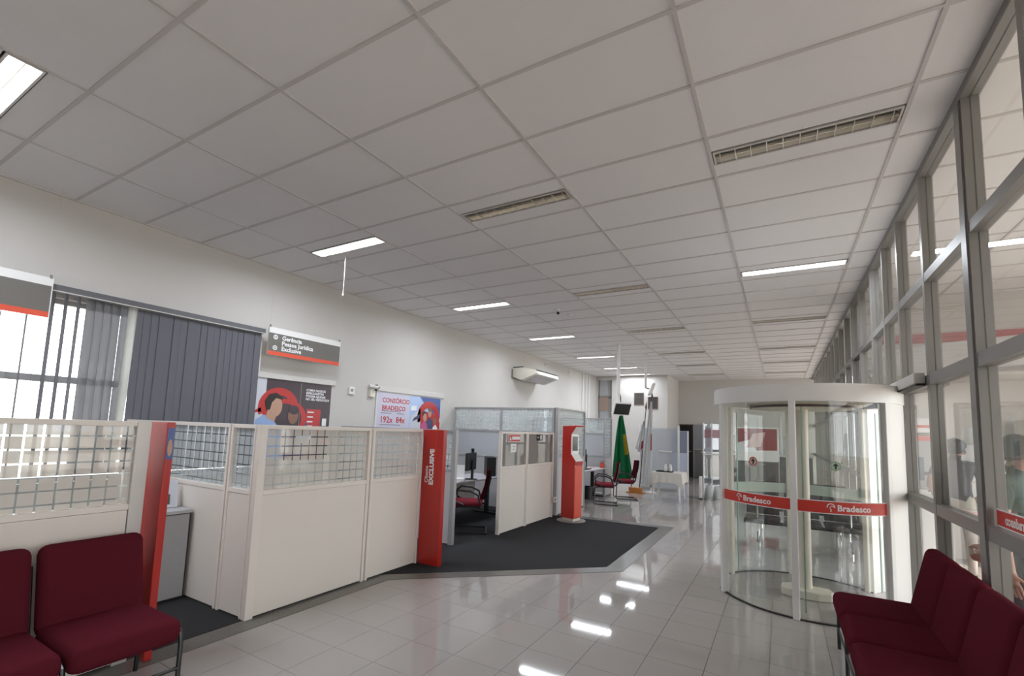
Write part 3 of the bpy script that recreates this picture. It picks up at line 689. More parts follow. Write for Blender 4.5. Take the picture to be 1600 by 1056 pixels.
bench('burgundy padded waiting bench against the glass wall at the right', (.975, 3.37, 0), PI, 5)

# ------------------------------------------------------------------ revolving door
def revolving():
    cx, cy, r = .2, 6.08, .85
    t = thing('revolving_door', 'white cylindrical revolving door with red Bradesco glass band', 'door', (cx, cy, 0))
    D = math.radians
    part('header_ring', MB().arc(r-.06, r+.035, 0, 2*PI, 2.02, 2.17, 64), M_WHITE, t, smooth=True)
    part('roof', MB().lathe([(r+.03, 2.165), (r+.03, 2.19), (r-.3, 2.20)], 48), M_WHITE, t)
    part('ceiling_disc', MB().lathe([(.48, 1.985), (.50, 2.0), (.50, 2.03), (r-.06, 2.03), (r-.06, 2.05)], 40), M_CREAM, t)
    part('disc_edge', MB().arc(.50, .508, 0, 2*PI, 1.99, 2.015, 40), M_DWOOD, t)
    part('floor_ring', MB().arc(r-.012, r+.012, D(200), D(325), .0, .012, 40), M_BLACKM, t); part('floor_ring', MB().arc(r-.012, r+.012, D(40), D(155), .0, .012, 40), M_BLACKM, t)
    for a in (208, 263, 319, 153, 98, 43):
        ca, sa = math.cos(D(a)), math.sin(D(a))
        part('post', MB().box(-.035, .035, -.028, .028, 0, 2.03, bev=.006, M=Matrix.Translation((r*ca, r*sa, 0)) @ Matrix.Rotation(D(a), 4, 'Z')), M_WHITE if a > 180 else M_CREAM, t)
    for a0, a1 in ((210, 261), (265, 317)):
        part('curved_glass', MB().arc(r-.005, r+.005, D(a0), D(a1), .012, 2.02, 24), M_GLASSG, t, smooth=True)
        b = part('red_band', MB().arc(r+.006, r+.008, D(a0), D(a1), .99, 1.095, 24), M_REDB, t, smooth=True)
        part('white_edge', MB().arc(r+.0062, r+.0085, D(a0), D(a1), 1.095, 1.102, 24).arc(r+.0062, r+.0085, D(a0), D(a1), .983, .99, 24), M_WHITEP, b)
        mid = D(a0) + .40*D(a1-a0)
        def fn(v, m=mid): 
            a = m + v.x/(r+.009); rr = r + .009 + v.z
            return Vector((rr*math.cos(a), rr*math.sin(a), v.y))
        text('Bradesco', .078, M_WHITEP, b, Matrix.Translation((0, 1.015, .0)), bold=.002, fn=fn)
        lg = MB().arc(.026, .034, D(-10), D(190), 0, .002, 14, c=(-.05, .042)).arc(.014, .019, D(20), D(200), 0, .002, 10, c=(-.042, .034)).box(-.055, -.047, 0, .028, 0, .002)
        me = lg.mesh('tree_emblem', M_WHITEP)
        for v in me.vertices: v.co = fn(v.co + Vector((0, 1.005, .001)))
        link('tree_emblem', me, b)
        am = D(a0) + (.40 if a0 > 240 else .56)*D(a1-a0)
        G2 = a0 > 240
        MS = Matrix.Translation(((r+.006)*math.cos(am), (r+.006)*math.sin(am), 1.42)) @ Matrix.Rotation(am + PI/2, 4, 'Z') @ Matrix.Rotation(PI/2, 4, 'X')
        st = part('arrow_sticker', MB().lathe([(.044, 0), (.044, .001)], 28), mat('pale_green_sticker', (.42,.52,.40), .5, noise=.02) if G2 else mat('pale_pink_sticker', (.75,.50,.45), .5, noise=.02), t); st.matrix_local = MS
        part('sticker_ring', MB().arc(.036, .044, 0, 2*PI, .001, .002, 28), mat('green_ring', (.22,.34,.20), .5, noise=.02) if G2 else M_RED, st)
        part('sticker_arrow', MB().prism([(-.008,-.028),(.008,-.028),(.008,.0),(.026,.0),(0,.029),(-.026,.0),(-.008,.0)], .001, .0025), M_BLACKM, st)
    for a0, a1 in ((45, 96), (100, 151)):
        part('curved_glass', MB().arc(r-.005, r+.005, D(a0), D(a1), .012, 2.02, 24), M_GLASSG, t, smooth=True)
        part('pale_band', MB().arc(r-.008, r-.006, D(a0), D(a1), .98, 1.10, 24), mat('pale_green_band', (.55,.63,.57), .5, noise=.02), t)
    part('centre_column', MB().lathe([(.062, .06), (.062, 2.0)], 24), M_CREAM, t, smooth=True)
    part('column_base', MB().prism([(-.23,-.10),(-.16,-.15),(.10,-.18),(.22,-.13),(.25,-.04),(.22,.08),(-.10,.13),(-.22,.05)], .0, .085, bev=.012), M_CREAM, t)
    for k, a in enumerate((20, 140, 260)):
        a = D(a + 8); M = Matrix.Rotation(a, 4, 'Z')
        wgl = part('wing', MB().box(.075, r-.05, -.004, .004, .06, 1.97, M=M), M_GLASSG, t)
        part('wing_edge', MB().box(r-.056, r-.045, -.006, .006, .06, 1.97, M=M), M_GLASSE, wgl)
    # white jamb between the drum and the glass wall
    ax, ay = .86-cx, 5.545-cy
    part('side_jamb', MB().prism([(ax,ay),(ax+.02,ay-.03),(XG-.055-cx, 5.80-cy),(XG-.055-cx, 5.86-cy)], 0, 2.17), M_WHITE, t)
    part('side_jamb', MB().prism([(.83-cx,6.64-cy),(.86-cx,6.62-cy),(XG-.055-cx,6.86-cy),(XG-.055-cx,6.92-cy)], 0, 2.17), M_WHITE, t)
    part('jamb_header', MB().prism([(.80-cx,5.6-cy),(XG-.05-cx,5.82-cy),(XG-.05-cx,6.88-cy),(.80-cx,6.6-cy)], 2.03, 2.17), M_WHITE, t)
revolving()

# ------------------------------------------------------------------ red kiosk
t = thing('ticket_kiosk', 'red standing ticket kiosk with angled screen at the carpet edge', 'kiosk', (-3.43, 8.30, .008), math.radians(-10))
prof = [(-.14,.06),(.14,.06),(.14,1.02),(.16,1.10),(.05,1.24),(.05,1.60),(.15,1.74),(.13,1.77),(-.14,1.755)]
part('body', MB().prism(prof, -.14, .14, 'y', bev=.008), M_RED, t)
part('bezel', MB().box(.05, .056, -.125, .125, 1.24, 1.60).box(-.006, 0, -.125, .125, 0, .175, M=Matrix.Translation((.162,0,1.105)) @ Matrix.Rotation(math.radians(-38.6),4,'Y')).box(-.006, 0, -.125, .125, -.165, 0, M=Matrix.Translation((.152,0,1.735)) @ Matrix.Rotation(math.radians(35.5),4,'Y')), M_WHITE, t)
part('screen', MB().box(.056, .06, -.09, .09, 1.29, 1.56), M_SCREEN, t)
part('orange_front', MB().box(.14, .144, -.12, .12, .08, 1.0), M_ORANGE, t)
part('plinth', MB().box(-.12, .12, -.12, .12, .008, .06), M_CREAM, t); part('base_plate', MB().lathe([(.27, 0), (.27, .006), (.26, .009)], 28), M_ALU, t)

# ------------------------------------------------------------------ office chairs (sled base)
def chair_proto():
    t = thing('visitor_chair', '', 'chair', (0,0,0))
    part('seat', MB().box(-.23, .24, -.24, .24, .42, .49, bev=.035, seg=3), M_CHAIRRED, t, smooth=True)
    def bk(off, th):
        return lambda u, v: (-.235 - .10*v - .02*math.sin(v*PI) + .05*(2*u-1)**2 + off, (u-.5)*.46*(1 - .25*max(0, v-.6)), .52 + v*.46)
    part('backrest', MB().grid(bk(0, 0), 8, 8, .035), M_CHAIRRED, t, smooth=True)
    part('back_shell', MB().grid(bk(-.04, 0), 8, 8, .012), M_BLACKM, t, 'black plastic back shell', smooth=True)
    part('back_support', MB().tube([(-.15, 0, .42), (-.27, 0, .44), (-.31, 0, .60)], .02, 8), M_BLACK, t)
    for s in (-1, 1):
        part('sled_leg', MB().tube([(-.20, s*.20, .41), (.16, s*.22, .41), (.22, s*.235, .38), (.235, s*.24, .06), (.21, s*.245, .022), (-.30, s*.245, .014)], .013, 8), M_BLACK, t, smooth=True)
        part('armrest', MB().tube([(.06, s*.25, .44), (.20, s*.275, .50), (.22, s*.28, .60), (.14, s*.28, .67), (-.04, s*.28, .66), (-.16, s*.275, .60), (-.20, s*.25, .46)], .016, 8), M_BLACKM, t, smooth=True)
    part('sled_bar', MB().tube([(-.30, -.245, .014), (-.30, .245, .014)], .013, 8), M_BLACK, t)
    return t
ch = chair_proto(); ch.location = (-4.42, 6.35, .01); ch.rotation_euler = (0, 0, math.radians(212)); tag(ch, 'red office chair pulled up to the cubicle desk on the carpet', 'chair', 'red visitor chairs')
for x, y, a, lb in ((-3.62, 10.75, 200, 'dark red visitor chair at the far desk, nearer the red kiosk'), (-3.50, 11.95, 206, 'dark red visitor chair at the far desk, in front of the green flag')):
    c = copy_tree(ch); c.location = (x, y, 0); c.rotation_euler = (0, 0, math.radians(a)); tag(c, lb)

# ------------------------------------------------------------------ desks and what stands on them
def desk(label, loc, rz, L, W, legs=True):
    t = thing('office_desk', label, 'desk', loc, rz, 'office desks')
    part('desktop', MB().box(-W/2, W/2, -L/2, L/2, .715, .745, bev=.004), M_DESK, t)
    part('modesty_panel', MB().box(-W/2+.05, -W/2+.07, -L/2+.1, L/2-.1, .25, .70), M_PPANEL, t)
    for s in (-1, 1):
        part('leg', MB().box(-.04, .04, s*(L/2-.12)-.025, s*(L/2-.12)+.025, .03, .715), M_BLACKM, t); part('foot', MB().box(-W/2+.08, W/2-.06, s*(L/2-.12)-.03, s*(L/2-.12)+.03, 0, .035, bev=.006), M_BLACKM, t)
    return t
desk('grey desk in the cubicle behind the red Exclusive blade', (-5.05, 7.05, .008), 0, 1.9, .75)
desk('grey desk by the far partitions near the flags', (-4.35, 11.2, 0), 0, 1.7, .72)
def monitor(label, loc, rz):
    t = thing('computer_monitor', label, 'monitor', loc, rz, 'computer monitors')
    part('screen_housing', MB().box(-.025, .02, -.25, .25, .16, .47, bev=.008), M_BLACKM, t); part('screen', MB().box(.02, .022, -.235, .235, .18, .455), M_SCREEN, t)
    part('neck', MB().box(-.05, -.02, -.035, .035, .01, .34, bev=.004), M_BLACKM, t); part('foot', MB().lathe([(.13, 0), (.13, .008), (.05, .018)], 20), M_BLACKM, t)
    part('badge', MB().lathe([(.02, 0), (.02, .002)], 14, M=Matrix.Translation((-.0255, 0, .31)) @ Matrix.Rotation(-PI/2, 4, 'Y')), M_ALU, t)
    return t
monitor('black computer monitor seen from behind on the cubicle desk', (-4.80, 6.92, .754), math.radians(196))
monitor('black computer monitor on the far desk near the flags', (-4.45, 11.65, .746), math.radians(200))
t = thing('webcam', 'small webcam clipped on top of the cubicle monitor', 'webcam', (-4.80, 6.92, 1.226)); part('camera_head', MB().ball((0, .05, .05), .032), M_BLACKM, t, smooth=True); part('clip', MB().box(-.02, .02, .03, .07, 0, .03), M_BLACKM, t)
t = thing('computer_tower', 'black computer tower standing on the cubicle desk behind the monitor', 'computer', (-4.95, 7.80, .754), math.radians(-50)); part('case', MB().box(-.21, .21, -.09, .09, 0, .36, bev=.006), M_BLACKM, t); part('front_panel', MB().box(.21, .216, -.085, .085, .01, .35), M_BLACK, t)
t = thing('paper_stack', 'white papers leaning beside the cubicle monitor', 'papers', (-4.80, 6.55, .754), math.radians(30)); part('sheet_stack', MB().box(-.12, .12, -.12, .12, 0, .05, bev=.002), M_WHITEP, t); part('upright_sheet', MB().box(-.11, .11, -.002, .002, .05, .27, M=Matrix.Rotation(math.radians(-10),4,'X')), M_WHITEP, t)
t = thing('desk_phone', 'black telephone on the cubicle desk', 'phone', (-4.80, 6.30, .754), math.radians(20)); part('base', MB().prism([(-.09,0),(.10,0),(.10,.025),(-.09,.065)], -.09, .09, 'y', bev=.005), M_BLACKM, t); part('handset', MB().tube([(-.06,-.06,.08),(.0,-.06,.075),(.07,-.06,.05)], [.026,.016,.026], 8), M_BLACK, t, smooth=True)
t = thing('desk_printer', 'small black printer at the back of the cubicle desk', 'printer', (-5.28, 6.9, .754)); part('body', MB().box(-.12, .12, -.16, .16, 0, .13, bev=.01), M_BLACKM, t); part('paper_tray', MB().box(-.10, -.08, -.12, .12, .12, .22), M_BLACK, t)
t = thing('keyboard', 'black keyboard on the cubicle desk', 'keyboard', (-5.22, 6.45, .754), math.radians(10)); part('base', MB().box(-.07, .07, -.21, .21, 0, .018, bev=.004), M_BLACK, t); part('keys', MB().box(-.058, .058, -.20, .20, .018, .024), M_BLACKM, t)
t = thing('pen_cup', 'red-orange pen cup on the end of the far desk', 'cup', (-4.08, 11.9, .746)); part('cup', MB().lathe([(.05, 0), (.06, .12), (.055, .12), (.046, .01)], 16), M_ORANGE, t, smooth=True)
for k in range(4): part('pen', MB().tube([(.02*math.cos(k*1.6), .02*math.sin(k*1.6), .02), (.045*math.cos(k*1.6), .045*math.sin(k*1.6), .18)], .005, 6), M_BLACKM if k % 2 else M_RED, t)
t = thing('paper_stack', 'white and red leaflets lying on the far desk', 'papers', (-4.2, 11.45, .746), .3); part('sheet_stack', MB().box(-.11, .11, -.15, .15, 0, .02), M_WHITEP, t); part('top_leaflet', MB().box(-.05, .09, -.10, .08, .02, .024), M_REDB, t)
t = thing('keyboard', 'black keyboard lying on the far desk', 'keyboard', (-4.18, 11.0, .746)); part('base', MB().box(-.07, .07, -.21, .21, 0, .018, bev=.004), M_BLACK, t); part('keys', MB().box(-.058, .058, -.20, .20, .018, .024), M_BLACKM, t)
t = thing('computer_tower', 'black computer tower under the far desk', 'computer', (-4.42, 10.75, 0)); part('case', MB().box(-.21, .21, -.09, .09, 0.01, .43, bev=.006), M_BLACKM, t); part('front_panel', MB().box(.21, .216, -.085, .085, .02, .42), M_BLACK, t)
t = thing('waste_bin', 'black waste bin under the far desk next to the computer tower', 'bin', (-4.25, 11.3, 0)); part('bucket', MB().lathe([(.12, 0), (.15, .30), (.14, .30), (.11, .01)], 20), M_BLACKM, t, smooth=True); part('rim', MB().arc(.14, .158, 0, 2*PI, .29, .305, 24), M_BLACK, t)

# ------------------------------------------------------------------ ceiling poles with televisions
def tv_pole(label, x, y, zb, ang, tilt, rp_=.042):
    t = thing('television_mount', label, 'television', (x, y, CEIL))
    part('ceiling_plate', MB().lathe([(.07, -.015), (.07, 0)], 16), M_WHITE, t); part('pole', MB().tube([(0,0,0), (0,0,zb-CEIL)], rp_, 12), M_WHITE, t, smooth=True)
    part('arm', MB().tube([(0,0,zb-CEIL+.02), (.10*math.cos(ang), .10*math.sin(ang), zb-CEIL-.02)], .02, 8), M_ALU, t)
    M = Matrix.Translation((.17*math.cos(ang), .17*math.sin(ang), zb-CEIL-.03)) @ Matrix.Rotation(ang, 4, 'Z') @ Matrix.Rotation(tilt, 4, 'Y')
    part('tv_housing', MB().box(-.05, .03, -.24, .24, -.16, .16, bev=.012, M=M), M_WHITE, t); part('tv_screen', MB().box(.03, .033, -.22, .22, -.14, .14, M=M), M_SCREEN, t)
tv_pole('white ceiling pole carrying a tilted television above the green flag', -3.56, 11.55, 2.30, math.radians(-40), math.radians(24))
tv_pole('white ceiling pole carrying a small television above the white flag', -3.28, 13.2, 2.95, math.radians(18), math.radians(20), .032)

# ------------------------------------------------------------------ flags
def flag(label, x, y, m, h0, h1, lean, wid, extras, pole_h, seed, yoff=-.12):
    t = thing('flag_on_pole', label, 'flag', (x, y, 0), 0, 'flags on poles')
    tip = Vector((lean[0], lean[1], pole_h))
    part('pole', MB().tube([(lean[0]*.05,lean[1]*.05,.155), tip], .014, 8), M_DWOOD, t); part('spearhead', MB().tube([tip, tip + Vector((lean[0]*.05, 0, .10)), tip + Vector((lean[0]*.1, 0, .26))], [.012, .03, .003], 8), M_DWOOD, t)
    rnd = random.Random(seed); ph = [rnd.uniform(0, 6) for _ in range(3)]
    def f(u, v):          # u across, v down
        z = h0 + (h1-h0)*v; s = (z-.1)/(pole_h-.1); base = Vector((lean[0]*s, lean[1]*s, z))
        w = wid*(.16 + .84*v**.8)
        fold = .045*math.sin(u*15+ph[0]+v*1.5) * (.3+.7*v) + .02*math.sin(u*31+ph[1])
        return (base.x + (u-.82)*w, base.y + yoff*(.3+.7*v) + fold - .05*math.sin(u*PI), z - .10*math.sin(u*PI)*v)
    cl = part('flag_cloth', MB().grid(f, 34, 18, .004), m, t, smooth=True)
    for nm, u0, u1, v0, v1, mm in extras:
        def g(u, v, a=u0, b=u1, c=v0, d=v1):
            p = f(a+(b-a)*u, c+(d-c)*v); return (p[0], p[1]-.010, p[2])
        part(nm, MB().grid(g, 12, 12, .003), mm, cl, smooth=True)
    return t
flag('green and yellow Brazilian flag on a dark wooden pole behind the visitor chairs', -3.70, 13.42, M_GREENF, 2.18, .42, (-.36, 0), .62, [('yellow_panel', .72, .93, .30, .62, M_YELLOWF)], 2.62, 3)
flag('narrow white flag with red tip on a dark leaning pole', -3.50, 13.42, M_WHITEF, 2.05, 1.25, (.10, .30), .20, [('red_corner', .75, 1, .70, .98, M_RED)], 2.35, 5)
flag('broad white flag with a red stripe under the small television', -3.22, 13.62, M_WHITEF, 2.60, .30, (.02, 0), .27, [('red_stripe', .86, .99, .40, .60, M_RED)], 2.64, 9)
fb = [o for o in bpy.data.objects if o.get('label', '').startswith('broad white flag')][0]; part('foot', MB().lathe([(.15, 0), (.15, .03), (.03, .06), (.022, .16)], 20), M_WHITE, fb, smooth=True)
t = thing('flag_holder', 'orange wooden flag holder on the floor under the green flag', 'flag holder', (-3.6, 13.42, 0)); part('block', MB().prism([(-.16,0),(.16,0),(.18,.15),(-.18,.15)], -.1, .1, 'y', bev=.006), M_WOOD, t); part('foot', MB().box(-.24, .24, -.13, .13, 0, .025), M_WOOD, t)

# ------------------------------------------------------------------ table with cloth
t = thing('plastic_table', 'white plastic table under an ivory tablecloth', 'table', (-2.53, 12.62, 0)); part('tabletop', MB().box(-.34, .34, -.34, .34, .68, .70, bev=.006), M_WHITE, t)
for sx in (-1, 1):
    for sy in (-1, 1): part('leg', MB().tube([(sx*.29, sy*.29, .68), (sx*.33, sy*.33, 0)], [.03, .018], 8), M_WHITE, t, smooth=True)
def drape(u, v):
    a = 2*PI*u; sq = 1/max(abs(math.cos(a)), abs(math.sin(a)))
    R = .37*sq
    corner = (sq-1)/.4142
    if v < .5: k = v/.5; return (R*k*math.cos(a), R*k*math.sin(a), .708)
    k = (v-.5)/.5; drop = (.24 + .14*corner**2)*k
    rr = R + .012 + (.02+.045*corner)*k + .018*k*math.sin(a*14+1)
    return (rr*math.cos(a), rr*math.sin(a), .708 - drop)
single('tablecloth', MB().grid(drape, 72, 12), M_CLOTH, 'ivory tablecloth draped over the white plastic table', 'tablecloth', (-2.53, 12.62, 0), smooth=True)
t = thing('serving_tray', 'dark tray on the ivory tablecloth', 'tray', (-2.62, 12.55, .712)); part('tray_base', MB().box(-.20, .20, -.12, .12, 0, .01), M_BLACKM, t); part('tray_rim', MB().box(-.20, .20, -.12, -.11, .01, .025).box(-.20, .20, .11, .12, .01, .025).box(-.20, -.19, -.11, .11, .01, .025).box(.19, .20, -.11, .11, .01, .025), M_BLACKM, t)
for dx, lb in ((.02, 'white thermos flask on the dark tray, nearer the white flag'), (.14, 'white thermos flask on the dark tray, nearer the doorway')):
    t = thing('thermos_flask', lb, 'flask', (-2.62+dx, 12.58, .722), 0, 'thermos flasks'); part('flask_body', MB().lathe([(.035, 0), (.038, .02), (.038, .13), (.026, .155)], 16), M_WHITE, t, smooth=True); part('cap', MB().lathe([(.026, .155), (.026, .18), (.016, .19)], 14), M_WHITE, t, smooth=True)

# ------------------------------------------------------------------ glass screens, doorway, gate, vents
t = thing('glass_screen', 'grey glass screen with white handle behind the white flag', 'screen', (-3.15, 14.6, 0)); part('pane', MB().box(-.62, .50, -.005, .005, .06, 1.86), M_FROST, t); part('edge_post', MB().box(.48, .53, -.025, .025, 0, 1.95), M_WHITE, t); part('edge_post', MB().box(-.66, -.62, -.025, .025, 0, 1.95), M_WHITE, t); part('handle', MB().tube([(-.05, -.03, 1.16), (.32, -.03, 1.16)], .022, 8), M_WHITE, t); part('bottom_rail', MB().box(-.62, .48, -.03, .03, 0, .06), M_PGREY, t)
t = thing('standing_panel', 'pale blue-grey display panel standing before the dark doorway', 'panel', (-3.05, 17.3, 0)); part('board', MB().box(-.33, .22, -.02, .02, .08, 1.82), mat('blue_grey_panel', (.40,.44,.53), .35, noise=.05), t); part('upper_glaze', MB().box(-.31, .20, -.026, -.02, 1.05, 1.80), M_ACRYL, t); part('base', MB().box(-.35, .24, -.15, .15, 0, .08), M_PGREY, t); part('side_post', MB().box(.22, .25, -.02, .02, .08, 1.82), M_WHITE, t)
dw = struct('door_1', MB().box(-3.64, -3.6, 20.28, 20.48, 0, 2.13).box(-3.14, -3.1, 20.28, 20.48, 0, 2.13).box(-3.6, -3.14, 20.28, 20.48, 2.08, 2.13), M_DWOOD); part('doorway_dark', MB().box(-3.6, -3.14, 20.42, 20.46, 0, 2.08), M_DARK, dw); part('door_handle', MB().tube([(-3.2, 20.40, 1.02), (-3.32, 20.40, 1.02)], .014, 8), M_CHROME, dw)  # near-black sheet paints the darkness inside the open doorway
t = thing('security_gate', 'clear acrylic security gate with pale red print and white feet', 'gate', (-1.55, 13.7, 0))
for k, x in enumerate((-.20, 0.02, .24)):
    g = part('acrylic_panel', MB().box(x-.008, x+.008, -.28, .30, .12, 2.02, M=Matrix.Rotation(math.radians(-12),4,'Z')), M_ACRYL, t)
    part('foot', MB().prism([(-.32,0),(.34,0),(.22,.34),(-.12,.34)], x-.02, x+.02, 'x', M=Matrix.Rotation(math.radians(-12),4,'Z')), M_PGREY, t); part('edge_rail', MB().box(x-.012, x+.012, -.295, -.27, .10, 2.02, M=Matrix.Rotation(math.radians(-12),4,'Z')), M_WHITE, t)
part('crossbar', MB().box(-.22, .26, -.29, -.27, 1.17, 1.20, M=Matrix.Rotation(math.radians(-12),4,'Z')), M_WHITE, t)
part('red_print_panel', MB().box(-.18, .22, -.262, -.258, 1.62, 1.84, M=Matrix.Rotation(math.radians(-12),4,'Z')), glassmat('pale_red_film', (.9,.8,.82), .05, .5, (.50,.26,.28)), t)
single('bollard', MB().box(-.035, .035, -.06, .06, .03, .60, bev=.015), M_WHITE, 'low white post beside the security gate', 'post', (-1.86, 13.35, 0)); 
bo = bpy.data.objects['bollard']; part('foot', MB().box(-.045, .045, -.07, .07, 0, .03), M_BLACKM, bo)
def vent(label, x, z):
    t = thing('wall_vent', label, 'vent', (x, 18.1, z), 0, 'louvred wall vents'); part('frame', MB().box(-.19, .19, -.02, 0, 0, .03).box(-.19, .19, -.02, 0, .45, .48).box(-.19, -.16, -.02, 0, .03, .45).box(.16, .19, -.02, 0, .03, .45), mat('brown_frame', (.16,.10,.08), .5, noise=.05), t)
    part('backing', MB().box(-.16, .16, -.006, 0, .03, .45), M_DARK, t)
    for k in range(8): part('slat', MB().box(-.16, .16, -.018, 0, .045+k*.05, .052+k*.05, M=None), mat('vent_slat', (.33,.30,.28), .5, noise=.05), t)
vent('brown louvred vent on the bright far wall, nearer the window', -4.75, 2.78); vent('brown louvred vent on the bright far wall, partly behind the flag pole', -4.22, 2.62)
# chrome-legged waiting chairs beyond the revolving door
def airport(label, x, y, n):
    t = thing('beam_seating', label, 'bench', (x, y, 0), 0, 'chrome beam seating'); W = .52
    part('beam', MB().box(-n*W/2, n*W/2, -.025, .025, .34, .39), M_BLACKM, t)
    for k in range(n):
        xc = (k-(n-1)/2)*W; part('seat', MB().box(xc-.24, xc+.24, -.24, .22, .40, .45, bev=.02), M_BLACKM, t, smooth=True); part('backrest', MB().box(xc-.23, xc+.23, -.02, .02, 0, .40, bev=.015, M=Matrix.Translation((0,.22,.46)) @ Matrix.Rotation(math.radians(-14),4,'X')), M_BLACKM, t, smooth=True)
    for s in (-1, 1):
        xx = s*(n*W/2-.2)
        part('leg', MB().tube([(xx, 0, .35), (xx, 0, .22), (xx, -.27, .10), (xx, -.29, 0)], .016, 8), M_CHROME, t, smooth=True); part('leg', MB().tube([(xx, 0, .22), (xx, .27, .10), (xx, .29, 0)], .016, 8), M_CHROME, t, smooth=True)
        part('armrest', MB().tube([(xx, -.18, .40), (xx, -.18, .62), (xx, .12, .64)], .014, 8), M_CHROME, t, smooth=True)
airport('dark chrome-legged beam seating seen through the revolving door', .25, 8.35, 3); airport('second row of dark chrome-legged beam seating further behind the revolving door', .25, 10.0, 3)
t = thing('banner_stand', 'red and white banner stand seen through the revolving door', 'banner', (-.75, 16.4, 0)); part('banner', MB().box(-.5, .7, -.01, .01, .95, 2.0), M_WHITEP, t); part('red_field', MB().prism([(-.45,1.50),(-.45,1.95),(.65,1.95),(.65,1.3),(.1,1.28),(-.1,1.6)], -.013, -.01, 'y'), mat('faded_banner_red', (.33,.07,.07), .6, noise=.1), t); part('white_shape', MB().prism([(-.2,1.35),(.2,1.4),(.35,1.85),(0,1.8)], -.015, -.013, 'y'), mat('pale_red_print', (.70,.45,.42), .5, noise=.05), t); part('stand_pole', MB().tube([(-.48,0,0),(-.48,0,1.0)], .015, 8), M_ALU, t); part('stand_pole', MB().tube([(.68,0,0),(.68,0,1.0)], .015, 8), M_ALU, t)
t = thing('service_counter', 'long dark counter at the far end behind the beam seating', 'counter', (-.9, 18.6, 0)); part('front', MB().box(-1.6, 1.8, -.2, .3, 0, 1.05), mat('dark_counter', (.11,.12,.12), .4, noise=.06), t); part('top', MB().box(-1.64, 1.84, -.26, .36, 1.05, 1.10), M_DESK, t)
for k in range(4): part('teller_screen', MB().box(-1.5+k*.82, -.76+k*.82, .05, .06, 1.10, 1.75), M_FROST, t)

# ------------------------------------------------------------------ cash-machine hall behind the glass wall
t = thing('ceiling_band', 'pale curved bulkhead across the cash-machine hall', 'bulkhead', (3.1, 8.9, 2.62))
part('bulkhead', MB().grid(lambda u, v: ((u-.5)*3.9, -.35 + .0*v - .55*math.sin(u*PI), .05+.38*v - .10*(2*u-1)**2), 20, 2, .05), M_WHITE, t)
part('shelf', MB().box(-1.95, 1.95, -.45, .45, -.02, .02), M_WALL, t)
struct('trim_6', MB().box(XG+.06, 5.15, 9.36, 9.4, 3.22, 3.36), mat('faded_red_stripe', (.45, .10, .10), .6, noise=.04))
def cash_machine(label, x):
    t = thing('cash_machine', label, 'cash machine', (x, 9.1, 0), 0, 'cash machines along the end wall')
    part('cabinet', MB().box(-.36, .36, -.30, .28, 0, 1.0, bev=.01), M_WHITE, t); part('upper_cabinet', MB().box(-.36, .36, -.05, .28, 1.0, 1.78, bev=.01), mat('atm_grey', (.36,.36,.37), .5, noise=.03), t)
    part('screen', MB().box(-.20, .20, -.06, -.05, 1.12, 1.46), mat('cash_screen', (.02,.03,.05), .15, emit=(.25,.35,.5), estr=.25, noise=.02), t); part('keypad', MB().box(-.14, .06, -.24, -.10, 1.0, 1.03), M_ALU, t); part('slot', MB().box(.14, .30, -.06, -.05, 1.2, 1.25), M_BLACKM, t)
    part('red_strip', MB().box(-.36, .36, -.056, -.05, 1.70, 1.77), M_REDB, t); part('seam', MB().box(-.004, .004, -.304, -.30, .05, .95), M_ALU, t)
    hb = part('header_box', MB().box(-.40, .40, -.10, .28, 1.82, 2.03), M_WHITE, t)
    for z in (1.95, 1.91, 1.87): part('header_print', MB().box(-.30, -.02, -.103, -.10, z, z+.012), M_ALUL, hb)
    part('header_logo', MB().box(.10, .30, -.103, -.10, 1.89, 1.93), M_REDB, hb)
cash_machine('grey and white cash machine nearest the glass wall', 1.62); cash_machine('grey and white cash machine next to the white framed picture', 2.48 + .82); cash_machine('grey and white cash machine at the far outer side', 4.15)
t = thing('info_poster', 'white information poster with red heading between the cash machines', 'poster', (2.42, 9.38, .88)); part('sheet', MB().box(-.20, .20, -.02, 0, 0, .78), M_WHITEP, t)
text('PO', .09, P_RED, t, face_my(-.17, -.022, .64), bold=.003)
for z in (.56, .50, .30, .24): part('print_line', MB().box(-.16, .10, -.022, -.02, z, z+.012), M_ALUL, t)
t = thing('framed_picture', 'white framed glossy picture of pale branches on the hall end wall', 'picture', (2.82, 8.85, 1.28)); part('frame', MB().box(-.22, .26, -.02, .02, 0, .03).box(-.22, .26, -.02, .02, .47, .50).box(-.22, -.19, -.02, .02, .03, .47).box(.23, .26, -.02, .02, .03, .47), M_WHITE, t); part('print', MB().box(-.19, .23, -.006, .006, .03, .47), mat('picture_sky', (.75,.76,.78), .2, noise=.05), t)
for k in range(5): part('branch', MB().tube([(-.19+.07*k, -.008, .05+.03*k), (-.05+.05*k, -.008, .20+.03*(k%3)), (.0+.05*k, -.008, .40-.03*k)], .008, 5), mat('branch_print', (.10,.09,.09), .5, noise=.1), t)
part('stand', MB().box(-.02, .06, -.02, .02, -1.28, 0), M_ALU, t)
t = thing('padded_stool', 'brown padded stool behind the glass near the right bench', 'stool', (1.95, 7.05, 0)); part('seat', MB().lathe([(.17, .42), (.19, .46), (.19, .54), (.16, .57)], 20), mat('brown_leather', (.22,.085,.045), .5, noise=.1), t, smooth=True); part('stem', MB().tube([(0,0,.03),(0,0,.42)], .03, 10), M_CHROME, t); part('base', MB().lathe([(.2, 0), (.2, .015), (.05, .04)], 20), M_CHROME, t)

